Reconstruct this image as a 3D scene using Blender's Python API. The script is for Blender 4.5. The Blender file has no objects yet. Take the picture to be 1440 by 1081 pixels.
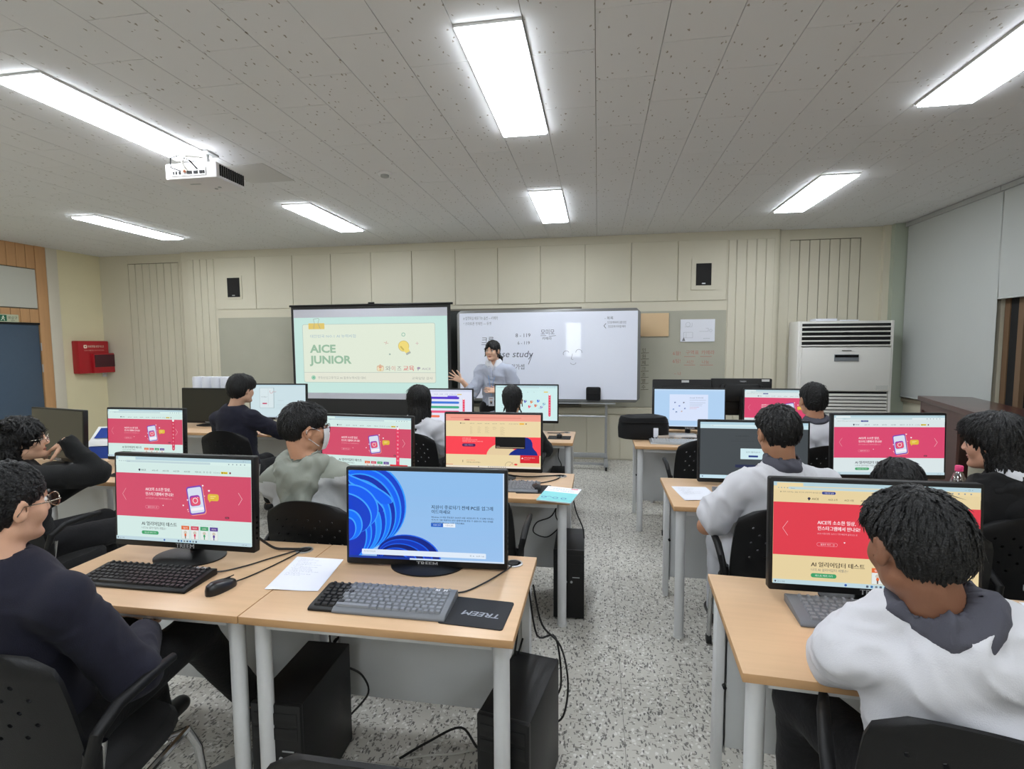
import bpy, bmesh, math, random
import numpy as np
from mathutils import Vector, Matrix
random.seed(4); RNG = np.random.RandomState(4)
S = bpy.context.scene; COL = S.collection
PI = math.pi
def lin(r, g, b):
    return tuple((c/255/12.92 if c/255 <= .04045 else ((c/255+.055)/1.055)**2.4) for c in (r, g, b))
# ------------------------------------------------------------------ camera, world, exposure
cam = bpy.data.cameras.new('camera'); co = bpy.data.objects.new('camera', cam); COL.objects.link(co)
cam.sensor_fit = 'HORIZONTAL'; cam.sensor_width = 36; cam.lens = 36*726.2/1440; cam.clip_start = .03
_R = ((0.98658, 0.16317, -0.00605), (-0.0067, 0.07746, 0.99697), (-0.16314, 0.98355, -0.07752))
co.matrix_world = Matrix(((_R[0][0], _R[1][0], -_R[2][0], 0), (_R[0][1], _R[1][1], -_R[2][1], 0),
                          (_R[0][2], _R[1][2], -_R[2][2], 1.55), (0, 0, 0, 1)))
S.camera = co
w = bpy.data.worlds.new('world'); S.world = w; w.use_nodes = True
w.node_tree.nodes['Background'].inputs[0].default_value = (.02, .025, .035, 1)
w.node_tree.nodes['Background'].inputs[1].default_value = 1
S.view_settings.view_transform = 'Standard'; S.view_settings.look = 'None'
S.view_settings.exposure = 0.0; S.view_settings.gamma = 1; S.view_settings.use_curve_mapping = False
PANEL_STRENGTH = 25.0
# ------------------------------------------------------------------ materials
def mat(name, c, rough=.5, metal=0, spec=.5, emit=None, es=1, noise=None, bump=None, coat=0, trans=0, sheen=0):
    """noise=(scale, amount, stretch xyz); bump=(scale, strength)"""
    m = bpy.data.materials.new(name); m.use_nodes = True; nt = m.node_tree; p = nt.nodes['Principled BSDF']
    c = lin(*c); p.inputs['Base Color'].default_value = (*c, 1); p.inputs['Roughness'].default_value = rough
    p.inputs['Metallic'].default_value = metal; p.inputs['Specular IOR Level'].default_value = spec
    p.inputs['Coat Weight'].default_value = coat; p.inputs['Transmission Weight'].default_value = trans
    p.inputs['Sheen Weight'].default_value = sheen
    if emit: p.inputs['Emission Color'].default_value = (*lin(*emit), 1); p.inputs['Emission Strength'].default_value = es
    if noise or bump:
        tc = nt.nodes.new('ShaderNodeTexCoord'); mp = nt.nodes.new('ShaderNodeMapping'); nt.links.new(tc.outputs['Object'], mp.inputs[0])
    if noise:
        mp.inputs['Scale'].default_value = noise[2] if len(noise) > 2 else (1, 1, 1)
        n = nt.nodes.new('ShaderNodeTexNoise'); n.inputs['Scale'].default_value = noise[0]; n.inputs['Detail'].default_value = 4
        nt.links.new(mp.outputs[0], n.inputs[0])
        r = nt.nodes.new('ShaderNodeMix'); r.data_type = 'RGBA'; a = noise[1]
        r.inputs[6].default_value = (*[x*(1-a) for x in c], 1); r.inputs[7].default_value = (*[min(1, x*(1+a)) for x in c], 1)
        nt.links.new(n.outputs[0], r.inputs[0]); nt.links.new(r.outputs[2], p.inputs['Base Color'])
    if bump:
        n2 = nt.nodes.new('ShaderNodeTexNoise'); n2.inputs['Scale'].default_value = bump[0]; n2.inputs['Detail'].default_value = 3
        nt.links.new(mp.outputs[0], n2.inputs[0]); b = nt.nodes.new('ShaderNodeBump')
        b.inputs['Strength'].default_value = bump[1]; b.inputs['Distance'].default_value = .01
        nt.links.new(n2.outputs[0], b.inputs['Height']); nt.links.new(b.outputs[0], p.inputs['Normal'])
    return m
def attr_mat(name, emit):
    m = bpy.data.materials.new(name); m.use_nodes = True; nt = m.node_tree; p = nt.nodes['Principled BSDF']
    a = nt.nodes.new('ShaderNodeAttribute'); a.attribute_name = 'Col'
    if emit:
        p.inputs['Base Color'].default_value = (.01, .01, .01, 1); p.inputs['Roughness'].default_value = .35; p.inputs['Specular IOR Level'].default_value = .25
        nt.links.new(a.outputs['Color'], p.inputs['Emission Color']); p.inputs['Emission Strength'].default_value = emit
    else:
        nt.links.new(a.outputs['Color'], p.inputs['Base Color']); p.inputs['Roughness'].default_value = .55; p.inputs['Specular IOR Level'].default_value = .3
    return m
M = {}
M['cream'] = mat('cream_panel', (208, 202, 182), .6, noise=(2.5, .04), bump=(60, .04))
M['cream_back'] = mat('cream_groove', (112, 104, 86), .8)
M['yellow_wall'] = mat('yellow_wall', (226, 216, 180), .8, noise=(3, .05), bump=(220, .25))
M['trimwhite'] = mat('trim_white', (214, 207, 190), .5)
M['board'] = mat('tack_board', (172, 170, 154), .75, noise=(4, .06), bump=(150, .15))
M['wood_or'] = mat('orange_wood', (198, 152, 106), .5, noise=(5, .12, (6, 6, .5)))
M['door_blue'] = mat('blue_door', (70, 88, 108), .45, noise=(30, .06))
M['milk'] = mat('milky_glass', (200, 200, 190), .35)
M['black'] = mat('black_plastic', (15, 15, 16), .42, spec=.35, noise=(300, .15), bump=(700, .06))
M['black_gloss'] = mat('black_gloss', (14, 14, 15), .12)
M['black_mesh'] = mat('chair_shell', (10, 10, 11), .5, spec=.3, bump=(500, .1))
M['black_fab'] = mat('black_fabric', (10, 10, 11), .9, sheen=.03, noise=(200, .3), bump=(600, .3))
M['black_metal'] = mat('case_metal', (17, 17, 18), .45, spec=.35, noise=(40, .2), bump=(250, .08))
M['chrome'] = mat('chrome', (200, 200, 202), .12, 1)
M['alu'] = mat('aluminium', (176, 178, 180), .35, .6)
M['white_metal'] = mat('white_leg', (205, 206, 206), .35, 0, .5)
M['grey_metal'] = mat('grey_panel', (168, 169, 168), .5, noise=(5, .03), bump=(200, .03))
M['modesty'] = mat('modesty_panel', (196, 198, 198), .55, noise=(3, .03))
M['rubber'] = mat('rubber', (20, 20, 20), .7)
M['cable'] = mat('cable', (14, 14, 14), .45)
M['cable_w'] = mat('cable_white', (190, 188, 180), .5)
M['key_grey'] = mat('key_cover', (122, 125, 130), .5)
M['key_grey2'] = mat('key_cover_base', (104, 107, 112), .5)
M['key_black'] = mat('key_black', (24, 24, 26), .35)
M['paper'] = mat('paper', (226, 228, 236), .7)
M['white'] = mat('white_plastic', (222, 222, 222), .35)
M['ac'] = mat('ac_body', (216, 214, 208), .4, noise=(2, .02))
M['dark'] = mat('dark_void', (14, 14, 14), .8)
M['red'] = mat('red_box', (170, 22, 34), .35)
M['smoked'] = mat('smoked_window', (70, 22, 34), .15)
M['blind'] = mat('blind_cloth', (184, 187, 184), .85, noise=(1.2, .05), bump=(500, .2))
M['brown_frame'] = mat('window_frame', (112, 88, 66), .4)
M['mahog'] = mat('mahogany', (72, 30, 24), .3, noise=(4, .35, (8, .6, 8)), coat=.3)
M['blue_pl'] = mat('blue_plastic', (24, 58, 140), .3)
M['blue_clear'] = mat('blue_clear', (30, 70, 150), .2, trans=.3)
M['pink_pl'] = mat('pink_cap', (240, 70, 130), .35)
M['wb'] = mat('whiteboard_face', (226, 230, 243), .5, coat=1.0)
M['wb'].node_tree.nodes['Principled BSDF'].inputs['Coat Roughness'].default_value = .025
M['chalk'] = mat('chalkboard', (60, 64, 60), .7, noise=(3, .15))
M['cloth_black'] = mat('screen_black', (38, 37, 35), .85)
M['cloth_white'] = mat('screen_white', (196, 196, 204), .7)
M['art_e'] = attr_mat('display_pixels', 1.0)
M['art_p'] = attr_mat('printed_matter', 0)
M['hair'] = mat('black_hair', (11, 10, 10), .5, spec=.35, noise=(60, .5), bump=(220, .5))
M['trousers'] = mat('black_trousers', (13, 13, 16), .9, sheen=.03, bump=(80, .25))
M['shoe'] = mat('black_shoe', (18, 18, 19), .4)
M['glass_rim'] = mat('thin_metal_rim', (190, 182, 170), .2, 1)
M['dark_rim'] = mat('dark_rim', (50, 24, 24), .3)
M['mask'] = mat('face_mask', (225, 224, 226), .8)
M['eye'] = mat('eye', (225, 222, 218), .2); M['iris'] = mat('iris', (30, 20, 16), .15)
M['lips'] = mat('lips', (172, 106, 96), .5)
def clear_mat(name, c, rough=.02, a=.82):
    m = bpy.data.materials.new(name); m.use_nodes = True; nt = m.node_tree; nt.nodes.clear()
    o = nt.nodes.new('ShaderNodeOutputMaterial'); mx = nt.nodes.new('ShaderNodeMixShader'); t = nt.nodes.new('ShaderNodeBsdfTransparent'); g = nt.nodes.new('ShaderNodeBsdfGlossy')
    t.inputs[0].default_value = (*lin(*c), 1); g.inputs[1].default_value = rough; mx.inputs[0].default_value = 1-a
    nt.links.new(t.outputs[0], mx.inputs[1]); nt.links.new(g.outputs[0], mx.inputs[2]); nt.links.new(mx.outputs[0], o.inputs[0]); return m
M['lens'] = clear_mat('lens', (245, 245, 250), a=.9)
M['pet'] = clear_mat('clear_bottle', (235, 240, 245), .08, .72)
M['pane'] = mat('window_pane', (20, 34, 46), .05, coat=.5)
def make_wood():
    m = mat('desk_laminate', (204, 170, 134), .35, spec=.45, noise=(3, .09, (1.2, 14, 6)))
    return m
M['wood'] = make_wood(); M['wood_edge'] = mat('desk_edge', (186, 146, 102), .45, noise=(6, .1, (1.2, 8, 8)))
def make_floor():
    m = bpy.data.materials.new('terrazzo'); m.use_nodes = True; nt = m.node_tree; p = nt.nodes['Principled BSDF']; L = nt.links.new
    tc = nt.nodes.new('ShaderNodeNewGeometry'); base = lin(190, 187, 178)
    def flecks(scale, stretch, thr, rot):
        mp = nt.nodes.new('ShaderNodeMapping'); mp.inputs['Scale'].default_value = stretch; mp.inputs['Rotation'].default_value = (0, 0, rot)
        L(tc.outputs['Position'], mp.inputs[0])
        ns = nt.nodes.new('ShaderNodeTexNoise'); ns.inputs['Scale'].default_value = scale*.8; L(mp.outputs[0], ns.inputs[0])
        ad = nt.nodes.new('ShaderNodeMixRGB'); ad.blend_type = 'ADD'; ad.inputs[0].default_value = .018; L(mp.outputs[0], ad.inputs[1]); L(ns.outputs['Color'], ad.inputs[2])
        v = nt.nodes.new('ShaderNodeTexVoronoi'); v.inputs['Scale'].default_value = scale; L(ad.outputs[0], v.inputs[0])
        sp = nt.nodes.new('ShaderNodeSeparateColor'); L(v.outputs['Color'], sp.inputs[0])
        lt = nt.nodes.new('ShaderNodeMath'); lt.operation = 'LESS_THAN'; lt.inputs[1].default_value = thr; L(sp.outputs[0], lt.inputs[0])
        ds = nt.nodes.new('ShaderNodeMath'); ds.operation = 'LESS_THAN'; ds.inputs[1].default_value = .46; L(v.outputs['Distance'], ds.inputs[0])
        mu = nt.nodes.new('ShaderNodeMath'); mu.operation = 'MULTIPLY'; L(lt.outputs[0], mu.inputs[0]); L(ds.outputs[0], mu.inputs[1]); return mu.outputs[0]
    cur = None
    for sc, st, th, rot, colr in ((100, (1, .42, 1), .24, .5, (116, 113, 108)), (120, (.42, 1, 1), .22, -.4, (134, 130, 122)), (70, (1, .8, 1), .2, 1.2, (214, 212, 206)), (110, (1, .45, 1), .14, 1.3, (100, 97, 94))):
        mx = nt.nodes.new('ShaderNodeMix'); mx.data_type = 'RGBA'; mx.inputs[6].default_value = (*base, 1); mx.inputs[7].default_value = (*lin(*colr), 1)
        if cur: L(cur, mx.inputs[6])
        L(flecks(sc, st, th, rot), mx.inputs[0]); cur = mx.outputs[2]
    L(cur, p.inputs['Base Color']); p.inputs['Roughness'].default_value = .42; p.inputs['Specular IOR Level'].default_value = .35
    return m
M['floor'] = make_floor()
def make_tile():
    m = bpy.data.materials.new('acoustic_tile'); m.use_nodes = True; nt = m.node_tree; p = nt.nodes['Principled BSDF']; L = nt.links.new
    g = nt.nodes.new('ShaderNodeNewGeometry'); mp = nt.nodes.new('ShaderNodeMapping'); mp.inputs['Scale'].default_value = (1.2, .62, 1); L(g.outputs['Position'], mp.inputs[0])
    ns = nt.nodes.new('ShaderNodeTexNoise'); ns.inputs['Scale'].default_value = 90; L(mp.outputs[0], ns.inputs[0])
    ad = nt.nodes.new('ShaderNodeMixRGB'); ad.blend_type = 'ADD'; ad.inputs[0].default_value = .02; L(mp.outputs[0], ad.inputs[1]); L(ns.outputs['Color'], ad.inputs[2])
    v = nt.nodes.new('ShaderNodeTexVoronoi'); v.inputs['Scale'].default_value = 23; v.inputs['Randomness'].default_value = .85; L(ad.outputs[0], v.inputs[0])
    lt = nt.nodes.new('ShaderNodeMath'); lt.operation = 'LESS_THAN'; lt.inputs[1].default_value = .13; L(v.outputs['Distance'], lt.inputs[0])
    mx = nt.nodes.new('ShaderNodeMix'); mx.data_type = 'RGBA'; mx.inputs[6].default_value = (*lin(220, 220, 220), 1); mx.inputs[7].default_value = (*lin(158, 152, 142), 1)
    L(lt.outputs[0], mx.inputs[0]); L(mx.outputs[2], p.inputs['Base Color']); p.inputs['Roughness'].default_value = .9; p.inputs['Specular IOR Level'].default_value = .1
    b = nt.nodes.new('ShaderNodeBump'); b.inputs['Distance'].default_value = .004; b.inputs['Strength'].default_value = .5; b.invert = True; L(lt.outputs[0], b.inputs['Height']); L(b.outputs[0], p.inputs['Normal'])
    return m
M['tile'] = make_tile()
M['panel_light'] = mat('led_diffuser', (240, 240, 240), .4, emit=(240, 247, 255), es=PANEL_STRENGTH)
# ------------------------------------------------------------------ mesh helpers
class MB:
    def __init__(s): s.v = []; s.f = []; s.m = []
    def add(s, v, f, mi=0):
        o = len(s.v); s.v += [tuple(x) for x in v]; s.f += [tuple(i+o for i in q) for q in f]; s.m += [mi]*len(f); return s
    def box(s, lo, hi, mi=0, R=None, c=None):
        x0, y0, z0 = lo; x1, y1, z1 = hi
        v = [(x, y, z) for z in (z0, z1) for y in (y0, y1) for x in (x0, x1)]
        if R is not None: v = [tuple(R @ Vector(q) + Vector(c or (0, 0, 0))) for q in v]
        return s.add(v, [(0, 2, 3, 1), (4, 5, 7, 6), (0, 1, 5, 4), (2, 6, 7, 3), (0, 4, 6, 2), (1, 3, 7, 5)], mi)
    def prism(s, poly, a, b, axis=2, mi=0):
        """extrude 2-d polygon along axis from a to b"""
        n = len(poly)
        def P(q, t): return {2: (q[0], q[1], t), 1: (q[0], t, q[1]), 0: (t, q[0], q[1])}[axis]
        v = [P(q, a) for q in poly]+[P(q, b) for q in poly]
        return s.add(v, [tuple(range(n))[::-1], tuple(range(n, 2*n))]+[(i, (i+1) % n, n+(i+1) % n, n+i) for i in range(n)], mi)
    def tube(s, pts, r, n=8, mi=0, caps=True):
        pts = [Vector(p) for p in pts]; k = len(pts); rs = r if isinstance(r, (list, tuple)) else [r]*k
        T = [(pts[min(i+1, k-1)]-pts[max(i-1, 0)]).normalized() for i in range(k)]
        u = T[0].orthogonal().normalized(); V = []
        for i in range(k):
            u = (u-T[i]*u.dot(T[i])); u = u.normalized() if u.length > 1e-6 else T[i].orthogonal().normalized(); w_ = T[i].cross(u)
            V += [pts[i]+(u*math.cos(2*PI*j/n)+w_*math.sin(2*PI*j/n))*rs[i] for j in range(n)]
        F = [(i*n+j, i*n+(j+1) % n, (i+1)*n+(j+1) % n, (i+1)*n+j) for i in range(k-1) for j in range(n)]
        if caps: F += [tuple(range(n))[::-1], tuple(range((k-1)*n, k*n))]
        return s.add(V, F, mi)
    def lathe(s, prof, n=24, c=(0, 0, 0), sx=1, sy=1, mi=0):
        V = [(c[0]+r*math.cos(2*PI*j/n)*sx, c[1]+r*math.sin(2*PI*j/n)*sy, c[2]+z) for r, z in prof for j in range(n)]
        F = [(i*n+j, i*n+(j+1) % n, (i+1)*n+(j+1) % n, (i+1)*n+j) for i in range(len(prof)-1) for j in range(n)]
        F += [tuple(range(n))[::-1], tuple(range((len(prof)-1)*n, len(prof)*n))]
        return s.add(V, F, mi)
    def build(s, name, mats, parent=None, bevel=0, smooth=False, segs=2, loc=None, rz=0, sub=0):
        me = bpy.data.meshes.new(name); me.from_pydata(s.v, [], s.f); me.update()
        if not isinstance(mats, (list, tuple)): mats = [mats]
        for m in mats: me.materials.append(m if not isinstance(m, str) else M[m])
        if len(mats) > 1: me.polygons.foreach_set('material_index', s.m)
        if bevel or smooth:
            bm = bmesh.new(); bm.from_mesh(me)
            bmesh.ops.recalc_face_normals(bm, faces=bm.faces)
            if bevel:
                es = [e for e in bm.edges if e.is_manifold and e.calc_face_angle(0) > .6]
                bmesh.ops.bevel(bm, geom=es, offset=bevel, segments=segs, affect='EDGES', clamp_overlap=True, profile=.5)
            bm.to_mesh(me); bm.free()
        if smooth or bevel:
            me.polygons.foreach_set('use_smooth', [True]*len(me.polygons))
            me.set_sharp_from_angle(angle=.7)
        return link(name, me, parent, loc, rz)
def link(name, data, parent=None, loc=None, rz=0):
    o = bpy.data.objects.new(name, data); COL.objects.link(o)
    if parent: o.parent = parent
    if loc is not None: o.location = loc
    if rz: o.rotation_euler = (0, 0, rz)
    return o
def tag(o, label, cat, group=None, kind=None):
    if label: o['label'] = label
    if cat: o['category'] = cat
    if group: o['group'] = group
    if kind: o['kind'] = kind
    return o
def thing(name, label, cat, loc=(0, 0, 0), rz=0, group=None): return tag(link(name, None, None, loc, rz), label, cat, group)
def struct(name, mb, m, parent=None, **k):
    o = mb.build(name, m, parent, **k)
    if not parent: o['kind'] = 'structure'
    return o
def dup(o, loc=None, rz=None, label=None, parent=None, top=True):
    c = o.copy(); COL.objects.link(c)
    if parent: c.parent = parent
    if top:
        c.location = loc; c.rotation_euler = (0, 0, rz or 0)
        if label: c['label'] = label
    for ch in o.children: dup(ch, parent=c, top=False)
    return c
def box(lo, hi): return MB().box(lo, hi)
# ------------------------------------------------------------------ flat artwork (screens, print, writing)
TXT = {}
def text_geo(s, bold=0):
    key = (s, bold)
    if key not in TXT:
        c = bpy.data.curves.new('t', 'FONT'); c.body = s; c.size = 1; c.resolution_u = 3 if len(s) < 14 else 1; c.offset = bold
        o = bpy.data.objects.new('t', c); me = o.to_mesh()
        v = [(a.co.x, a.co.y) for a in me.vertices]; f = [tuple(p.vertices) for p in me.polygons]
        wd = max([a[0] for a in v] or [1]); o.to_mesh_clear(); bpy.data.objects.remove(o); bpy.data.curves.remove(c); TXT[key] = (v, f, wd)
    return TXT[key]
class Art:
    """flat artwork: x to the right 0..w, y down 0..h, in own units"""
    def __init__(s, w, h): s.w = w; s.h = h; s.v = []; s.f = []; s.c = []; s.k = 0
    def poly(s, pts, c, faces=None):
        o = len(s.v); s.k += 1
        s.v += [(x, y, s.k) for x, y in pts]
        fs = faces or [tuple(range(len(pts)))]
        s.f += [tuple(i+o for i in q) for q in fs]; s.c += [lin(*c)]*len(fs); return s
    def rect(s, x, y, w, h, c): return s.poly([(x, y), (x, y+h), (x+w, y+h), (x+w, y)], c)
    def rr(s, x, y, w, h, r, c, rot=0):
        r = min(r, w/2, h/2); P = []
        for cx, cy, a0 in ((x+w-r, y+r, -90), (x+w-r, y+h-r, 0), (x+r, y+h-r, 90), (x+r, y+r, 180)):
            P += [(cx+r*math.cos(math.radians(a0+t)), cy+r*math.sin(math.radians(a0+t))) for t in (0, 30, 60, 90)]
        if rot:
            mx, my = x+w/2, y+h/2; ca, sa = math.cos(rot), math.sin(rot); P = [(mx+(a-mx)*ca-(b-my)*sa, my+(a-mx)*sa+(b-my)*ca) for a, b in P]
        return s.poly(P[::-1], c)
    def el(s, x, y, rx, ry, c, n=20): return s.poly([(x+rx*math.cos(2*PI*i/n), y-ry*math.sin(2*PI*i/n)) for i in range(n)], c)
    def ring(s, x, y, r0, r1, c, n=20, a0=0, a1=2*PI):
        P = [(x+r*math.cos(a0+(a1-a0)*i/n), y-r*math.sin(a0+(a1-a0)*i/n)) for i in range(n+1) for r in (r0, r1)]
        return s.poly(P, c, [(2*i, 2*i+1, 2*i+3, 2*i+2) for i in range(n)])
    def line(s, pts, wd, c):
        for a, b in zip(pts, pts[1:]):
            d = math.hypot(b[0]-a[0], b[1]-a[1]) or 1; nx, ny = -(b[1]-a[1])/d*wd/2, (b[0]-a[0])/d*wd/2
            s.poly([(a[0]+nx, a[1]+ny), (b[0]+nx, b[1]+ny), (b[0]-nx, b[1]-ny), (a[0]-nx, a[1]-ny)], c); s.k -= 1
        s.k += 1; return s
    def text(s, t, x, y, size, c, fit=None, rot=0, skew=0, bold=0):
        """baseline-left at x,y"""
        v, f, wd = text_geo(t, bold); sx = fit/wd if fit else size
        ca, sa = math.cos(rot), math.sin(rot); P = []
        for a, b in v:
            a, b = (a+skew*b)*sx, -b*size; P.append((x+a*ca-b*sa, y+a*sa+b*ca))
        return s.poly(P, c, f)
    def build(s, name, m, parent, W, H, T):
        """T maps (u,v,d) metres (u right, v up from the lower left corner, d outwards) to 3-d"""
        me = bpy.data.meshes.new(name)
        V = [T(x/s.w*W, (1-y/s.h)*H, .00004*k+.0002) for x, y, k in s.v]
        me.from_pydata(V, [], s.f); at = me.attributes.new('Col', 'FLOAT_COLOR', 'FACE')
        at.data.foreach_set('color', np.array([(*c, 1) for c in s.c], dtype=np.float32).ravel())
        me.materials.append(M[m]); me.update(); return link(name, me, parent)
# ------------------------------------------------------------------ room
ZC = 2.95; YW = 6.95; XL = -7.7; XR = 3.65; YB = -3.9
floor = struct('floor', MB().box((XL-.2, YB-.2, -.1), (XR+.3, YW+.3, -.0015)), mat('floor_joint', (120, 117, 110), .7))
tiles = sorted([(.115+.6*i, 2.30+.6*j) for i in range(-13, 6) for j in range(-11, 8)], key=lambda c: (c[1] < .3 or abs(c[0]+.3+.16*c[1]) > 1.1*(c[1]+.6), abs(c[0]+.3)+max(c[1], 0)))
def clampx(v): return min(max(v, XL-.02), XR+.02)
def clampy(v): return min(max(v, YB-.02), YW+.09)
fme = {}; frest = MB()
for i, (x, y) in enumerate(tiles):
    x0, x1, y0, y1 = clampx(x), clampx(x+.6), clampy(y), clampy(y+.6)
    if x1-x0 < .02 or y1-y0 < .02: continue
    if i < 290 and x1-x0 > .599 and y1-y0 > .599:
        if 0 not in fme: o = MB().box((.001, .001, -.0014), (.599, .599, 0)).build('floor_slab', 'floor', floor, bevel=.0005, segs=1); fme[0] = o.data; o.location = (x, y, 0)
        else: link('floor_slab', fme[0], floor, (x, y, 0))
    else: frest.box((x0+.001, y0+.001, -.0014), (x1-.001, y1-.001, 0))
frest.build('floor_field', 'floor', floor)['kind'] = 'stuff'
ceil = struct('ceiling', MB().box((XL-.2, YB-.2, ZC+.012), (XR+.3, YW+.3, ZC+.1)), 'cream_back')
TP = .309; X0 = -.02
lightcols = {-2: 0, -10: 0, -18: 0, 6: 0}; LY = [-2.65, -.17, 2.31, 4.81]
def is_light(k, y0, y1): return k in lightcols and any(y0 < ly+1.15 and y1 > ly+.05 for ly in LY)
tm = MB().box((-TP/2+.0013, -.2987, 0), (TP/2-.0013, .2987, .012)).build('tile', 'tile', ceil, bevel=.0012, segs=1)
tile_me = tm.data; bpy.data.objects.remove(tm)
cand = []
for k in range(-25, 12):
    off = 0 if k % 2 == 0 else .3
    for j in range(-12, 9):
        y0 = 2.31+off+.6*j; y1 = y0+.6; x0 = X0+TP*k
        if y0 > YW or y1 < YB or x0 > XR-.02: continue
        if is_light(k, y0, y1):
            # trim the tile against the light openings
            segs = [(y0, y1)]
            for ly in LY:
                ns = []
                for a, b in segs:
                    if b <= ly or a >= ly+1.2: ns.append((a, b)); continue
                    if a < ly-.02: ns.append((a, ly))
                    if b > ly+1.22: ns.append((ly+1.2, b))
                segs = ns
            for a, b in segs: cand.append((x0, a, b, True))
        else: cand.append((x0, y0, min(y1, YW+.09), y1 > YW))
def seen(c):
    x, y = c[0]+TP/2, (c[1]+c[2])/2
    return -math.hypot(x*.9, y) if y > 1.3 and abs(x+.16*y) < 1.15*(y+.4) else -99-abs(y)
cand.sort(key=seen, reverse=True); rest = MB()
for i, (x0, a, b, odd) in enumerate(cand):
    if i < 300 and not odd:
        t = link('tile', tile_me, ceil, (x0+TP/2, (a+b)/2, ZC+random.uniform(-.0006, .0006)))
    else: rest.box((x0+.0013, a+.0013, ZC), (x0+TP-.0013, b-.0013, ZC+.012))
rest.build('tile_field', 'tile', ceil)['kind'] = 'stuff'
# front wall: backing, planks, panels, rail
front = struct('wall_front', MB().box((XL-.1, YW+.1, 0), (XR+.1, YW+.25, ZC+.012)), 'cream_back')
mb = MB()
def half_round(x0, x1):   # protruding centre block with rounded ends
    r = .08; P = [(x0, YW+.1)]
    P += [(x0+r-r*math.cos(t*PI/12), YW+.1-r*1.2*math.sin(t*PI/12)) for t in range(0, 7)]
    P += [(x1-r+r*math.sin(t*PI/12), YW+.1-r*1.2*math.cos(t*PI/12)) for t in range(0, 7)]+[(x1, YW+.1)]
    return P
mb.prism(half_round(-6.24, 2.25), 0, ZC+.011, 2); mb.build('wall_core', 'cream', front, smooth=True)
YP = YW+.004
def board(x0, x1, z0, z1, y=YP, m='cream', name='wall_plank', dep=.012, par=None):
    return MB().box((x0+.004, y-dep, z0+.003), (x1-.004, y+.004, z1-.003)).build(name, m, par or front, bevel=.003, segs=1)
for i in range(7): board(-7.19+.126*i, -7.19+.126*(i+1), 0.02, 2.82, YW+.1)          # recessed ribs left
MB().box((XL, YW+.088, 0), (-7.192, YW+.101, ZC+.011)).box((-6.305, YW+.088, 0), (-6.245, YW+.101, ZC+.011)).box((-7.2, YW+.088, 2.825), (-6.3, YW+.101, ZC+.011)).build('wall_margin', 'cream', front)
for i in range(4): board(-6.08+.113*i, -6.08+.113*(i+1), 0.02, 2.84)
for a, b in ((1.612, 1.71), (1.71, 1.83), (1.83, 1.945), (1.945, 2.055), (2.055, 2.16)): board(a, b, .02, 2.84)
for i in range(7): board(2.36+.115*i, 2.36+.115*(i+1), .02, 2.82, YW+.1)
MB().box((2.252, YW+.088, 0), (2.361, YW+.101, ZC+.011)).box((3.17, YW+.088, 0), (3.40, YW+.101, ZC+.011)).box((2.355, YW+.088, 2.825), (3.17, YW+.101, ZC+.011)).build('wall_margin', 'cream', front)
xs = [-5.6, -4.95, -4.36, -3.76, -3.15, -2.55, -1.93, -1.336, -.759, -.169, .422, 1.005, 1.6]
for i in range(12): board(xs[i], xs[i+1], 2.09, 2.85, name='upper_panel', dep=.014 if i not in (4, 7) else .02)
board(-5.6, 1.61, .71, 1.97, m='board', name='tack_board', dep=.006)
board(-5.62, 1.61, .62, .70, name='dado_rail', dep=.03)
xs = [-5.6]+[-5.42+.44*i for i in range(16)]+[1.61]
for a, b in zip(xs, xs[1:]): board(a, b, .01, .615, name='lower_panel', dep=.01)
# recessed speakers in the upper panels
def wall_speaker(x0, x1, z0, z1, label, frame=.055):
    t = thing('wall_speaker', label, 'speaker', ((x0+x1)/2, YW-.01, z0), group=None)
    w2 = (x1-x0)/2; h = z1-z0; f = MB()
    for lo, hi in (((-w2-frame, -.012, -frame), (w2+frame, .01, 0)), ((-w2-frame, -.012, h), (w2+frame, .01, h+frame)), ((-w2-frame, -.012, 0), (-w2, .01, h)), ((w2, -.012, 0), (w2+frame, .01, h))): f.box(lo, hi)
    f.build('frame', 'cream', t)
    MB().box((-w2, -.02, 0), (w2, .0, h)).build('grille', mat('speaker_grille', (20, 18, 18), .7, bump=(900, .4)), t, bevel=.004)
    MB().box((-.022, -.023, .016), (.022, -.02, .03)).build('badge', 'alu', t)
wall_speaker(-5.40, -5.20, 2.27, 2.55, 'small black speaker set in upper wall panel, left end above projection screen', .03)
wall_speaker(1.225, 1.41, 2.28, 2.555, 'small black speaker set in upper wall panel, right end near air conditioner')
# left wall (door wall), yellow portion, post
left = struct('wall_left', MB().box((XL-.15, YB, 0), (XL-.02, YW+.1, ZC+.012)), 'cream_back')
MB().box((XL-.02, 6.38, 0), (XL, YW+.1, ZC)).build('plaster', 'yellow_wall', left)
MB().box((XL-.02, 6.23, 0), (XL+.012, 6.385, ZC)).build('post', 'trimwhite', left, bevel=.004)
MB().box((XL-.02, 6.09, 0), (XL+.008, 6.228, ZC)).build('frame_board', 'wood_or', left, bevel=.003)
for i in range(8):
    y1 = 6.088-.118*i
    for z0, z1 in ((2.63, ZC), (1.885, 2.075)):
        MB().box((XL-.02, y1-.114, z0+.002), (XL, y1, z1-.002)).build('wood_plank', 'wood_or', left, bevel=.003, segs=1)
MB().box((XL-.02, 3.2, 0), (XL, 5.13, ZC)).build('plaster', 'yellow_wall', left)
MB().box((XL-.02, YB, 0), (XL, 3.2, ZC)).build('plaster', 'yellow_wall', left)
o = MB().box((XL-.03, 5.14, 2.09), (XL-.005, 6.085, 2.62)).build('transom_pane', 'milk', left); 
d = struct('door_1', MB().box((XL-.05, 5.2, .005), (XL-.012, 6.08, 1.86)), 'door_blue', bevel=.004)
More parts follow.
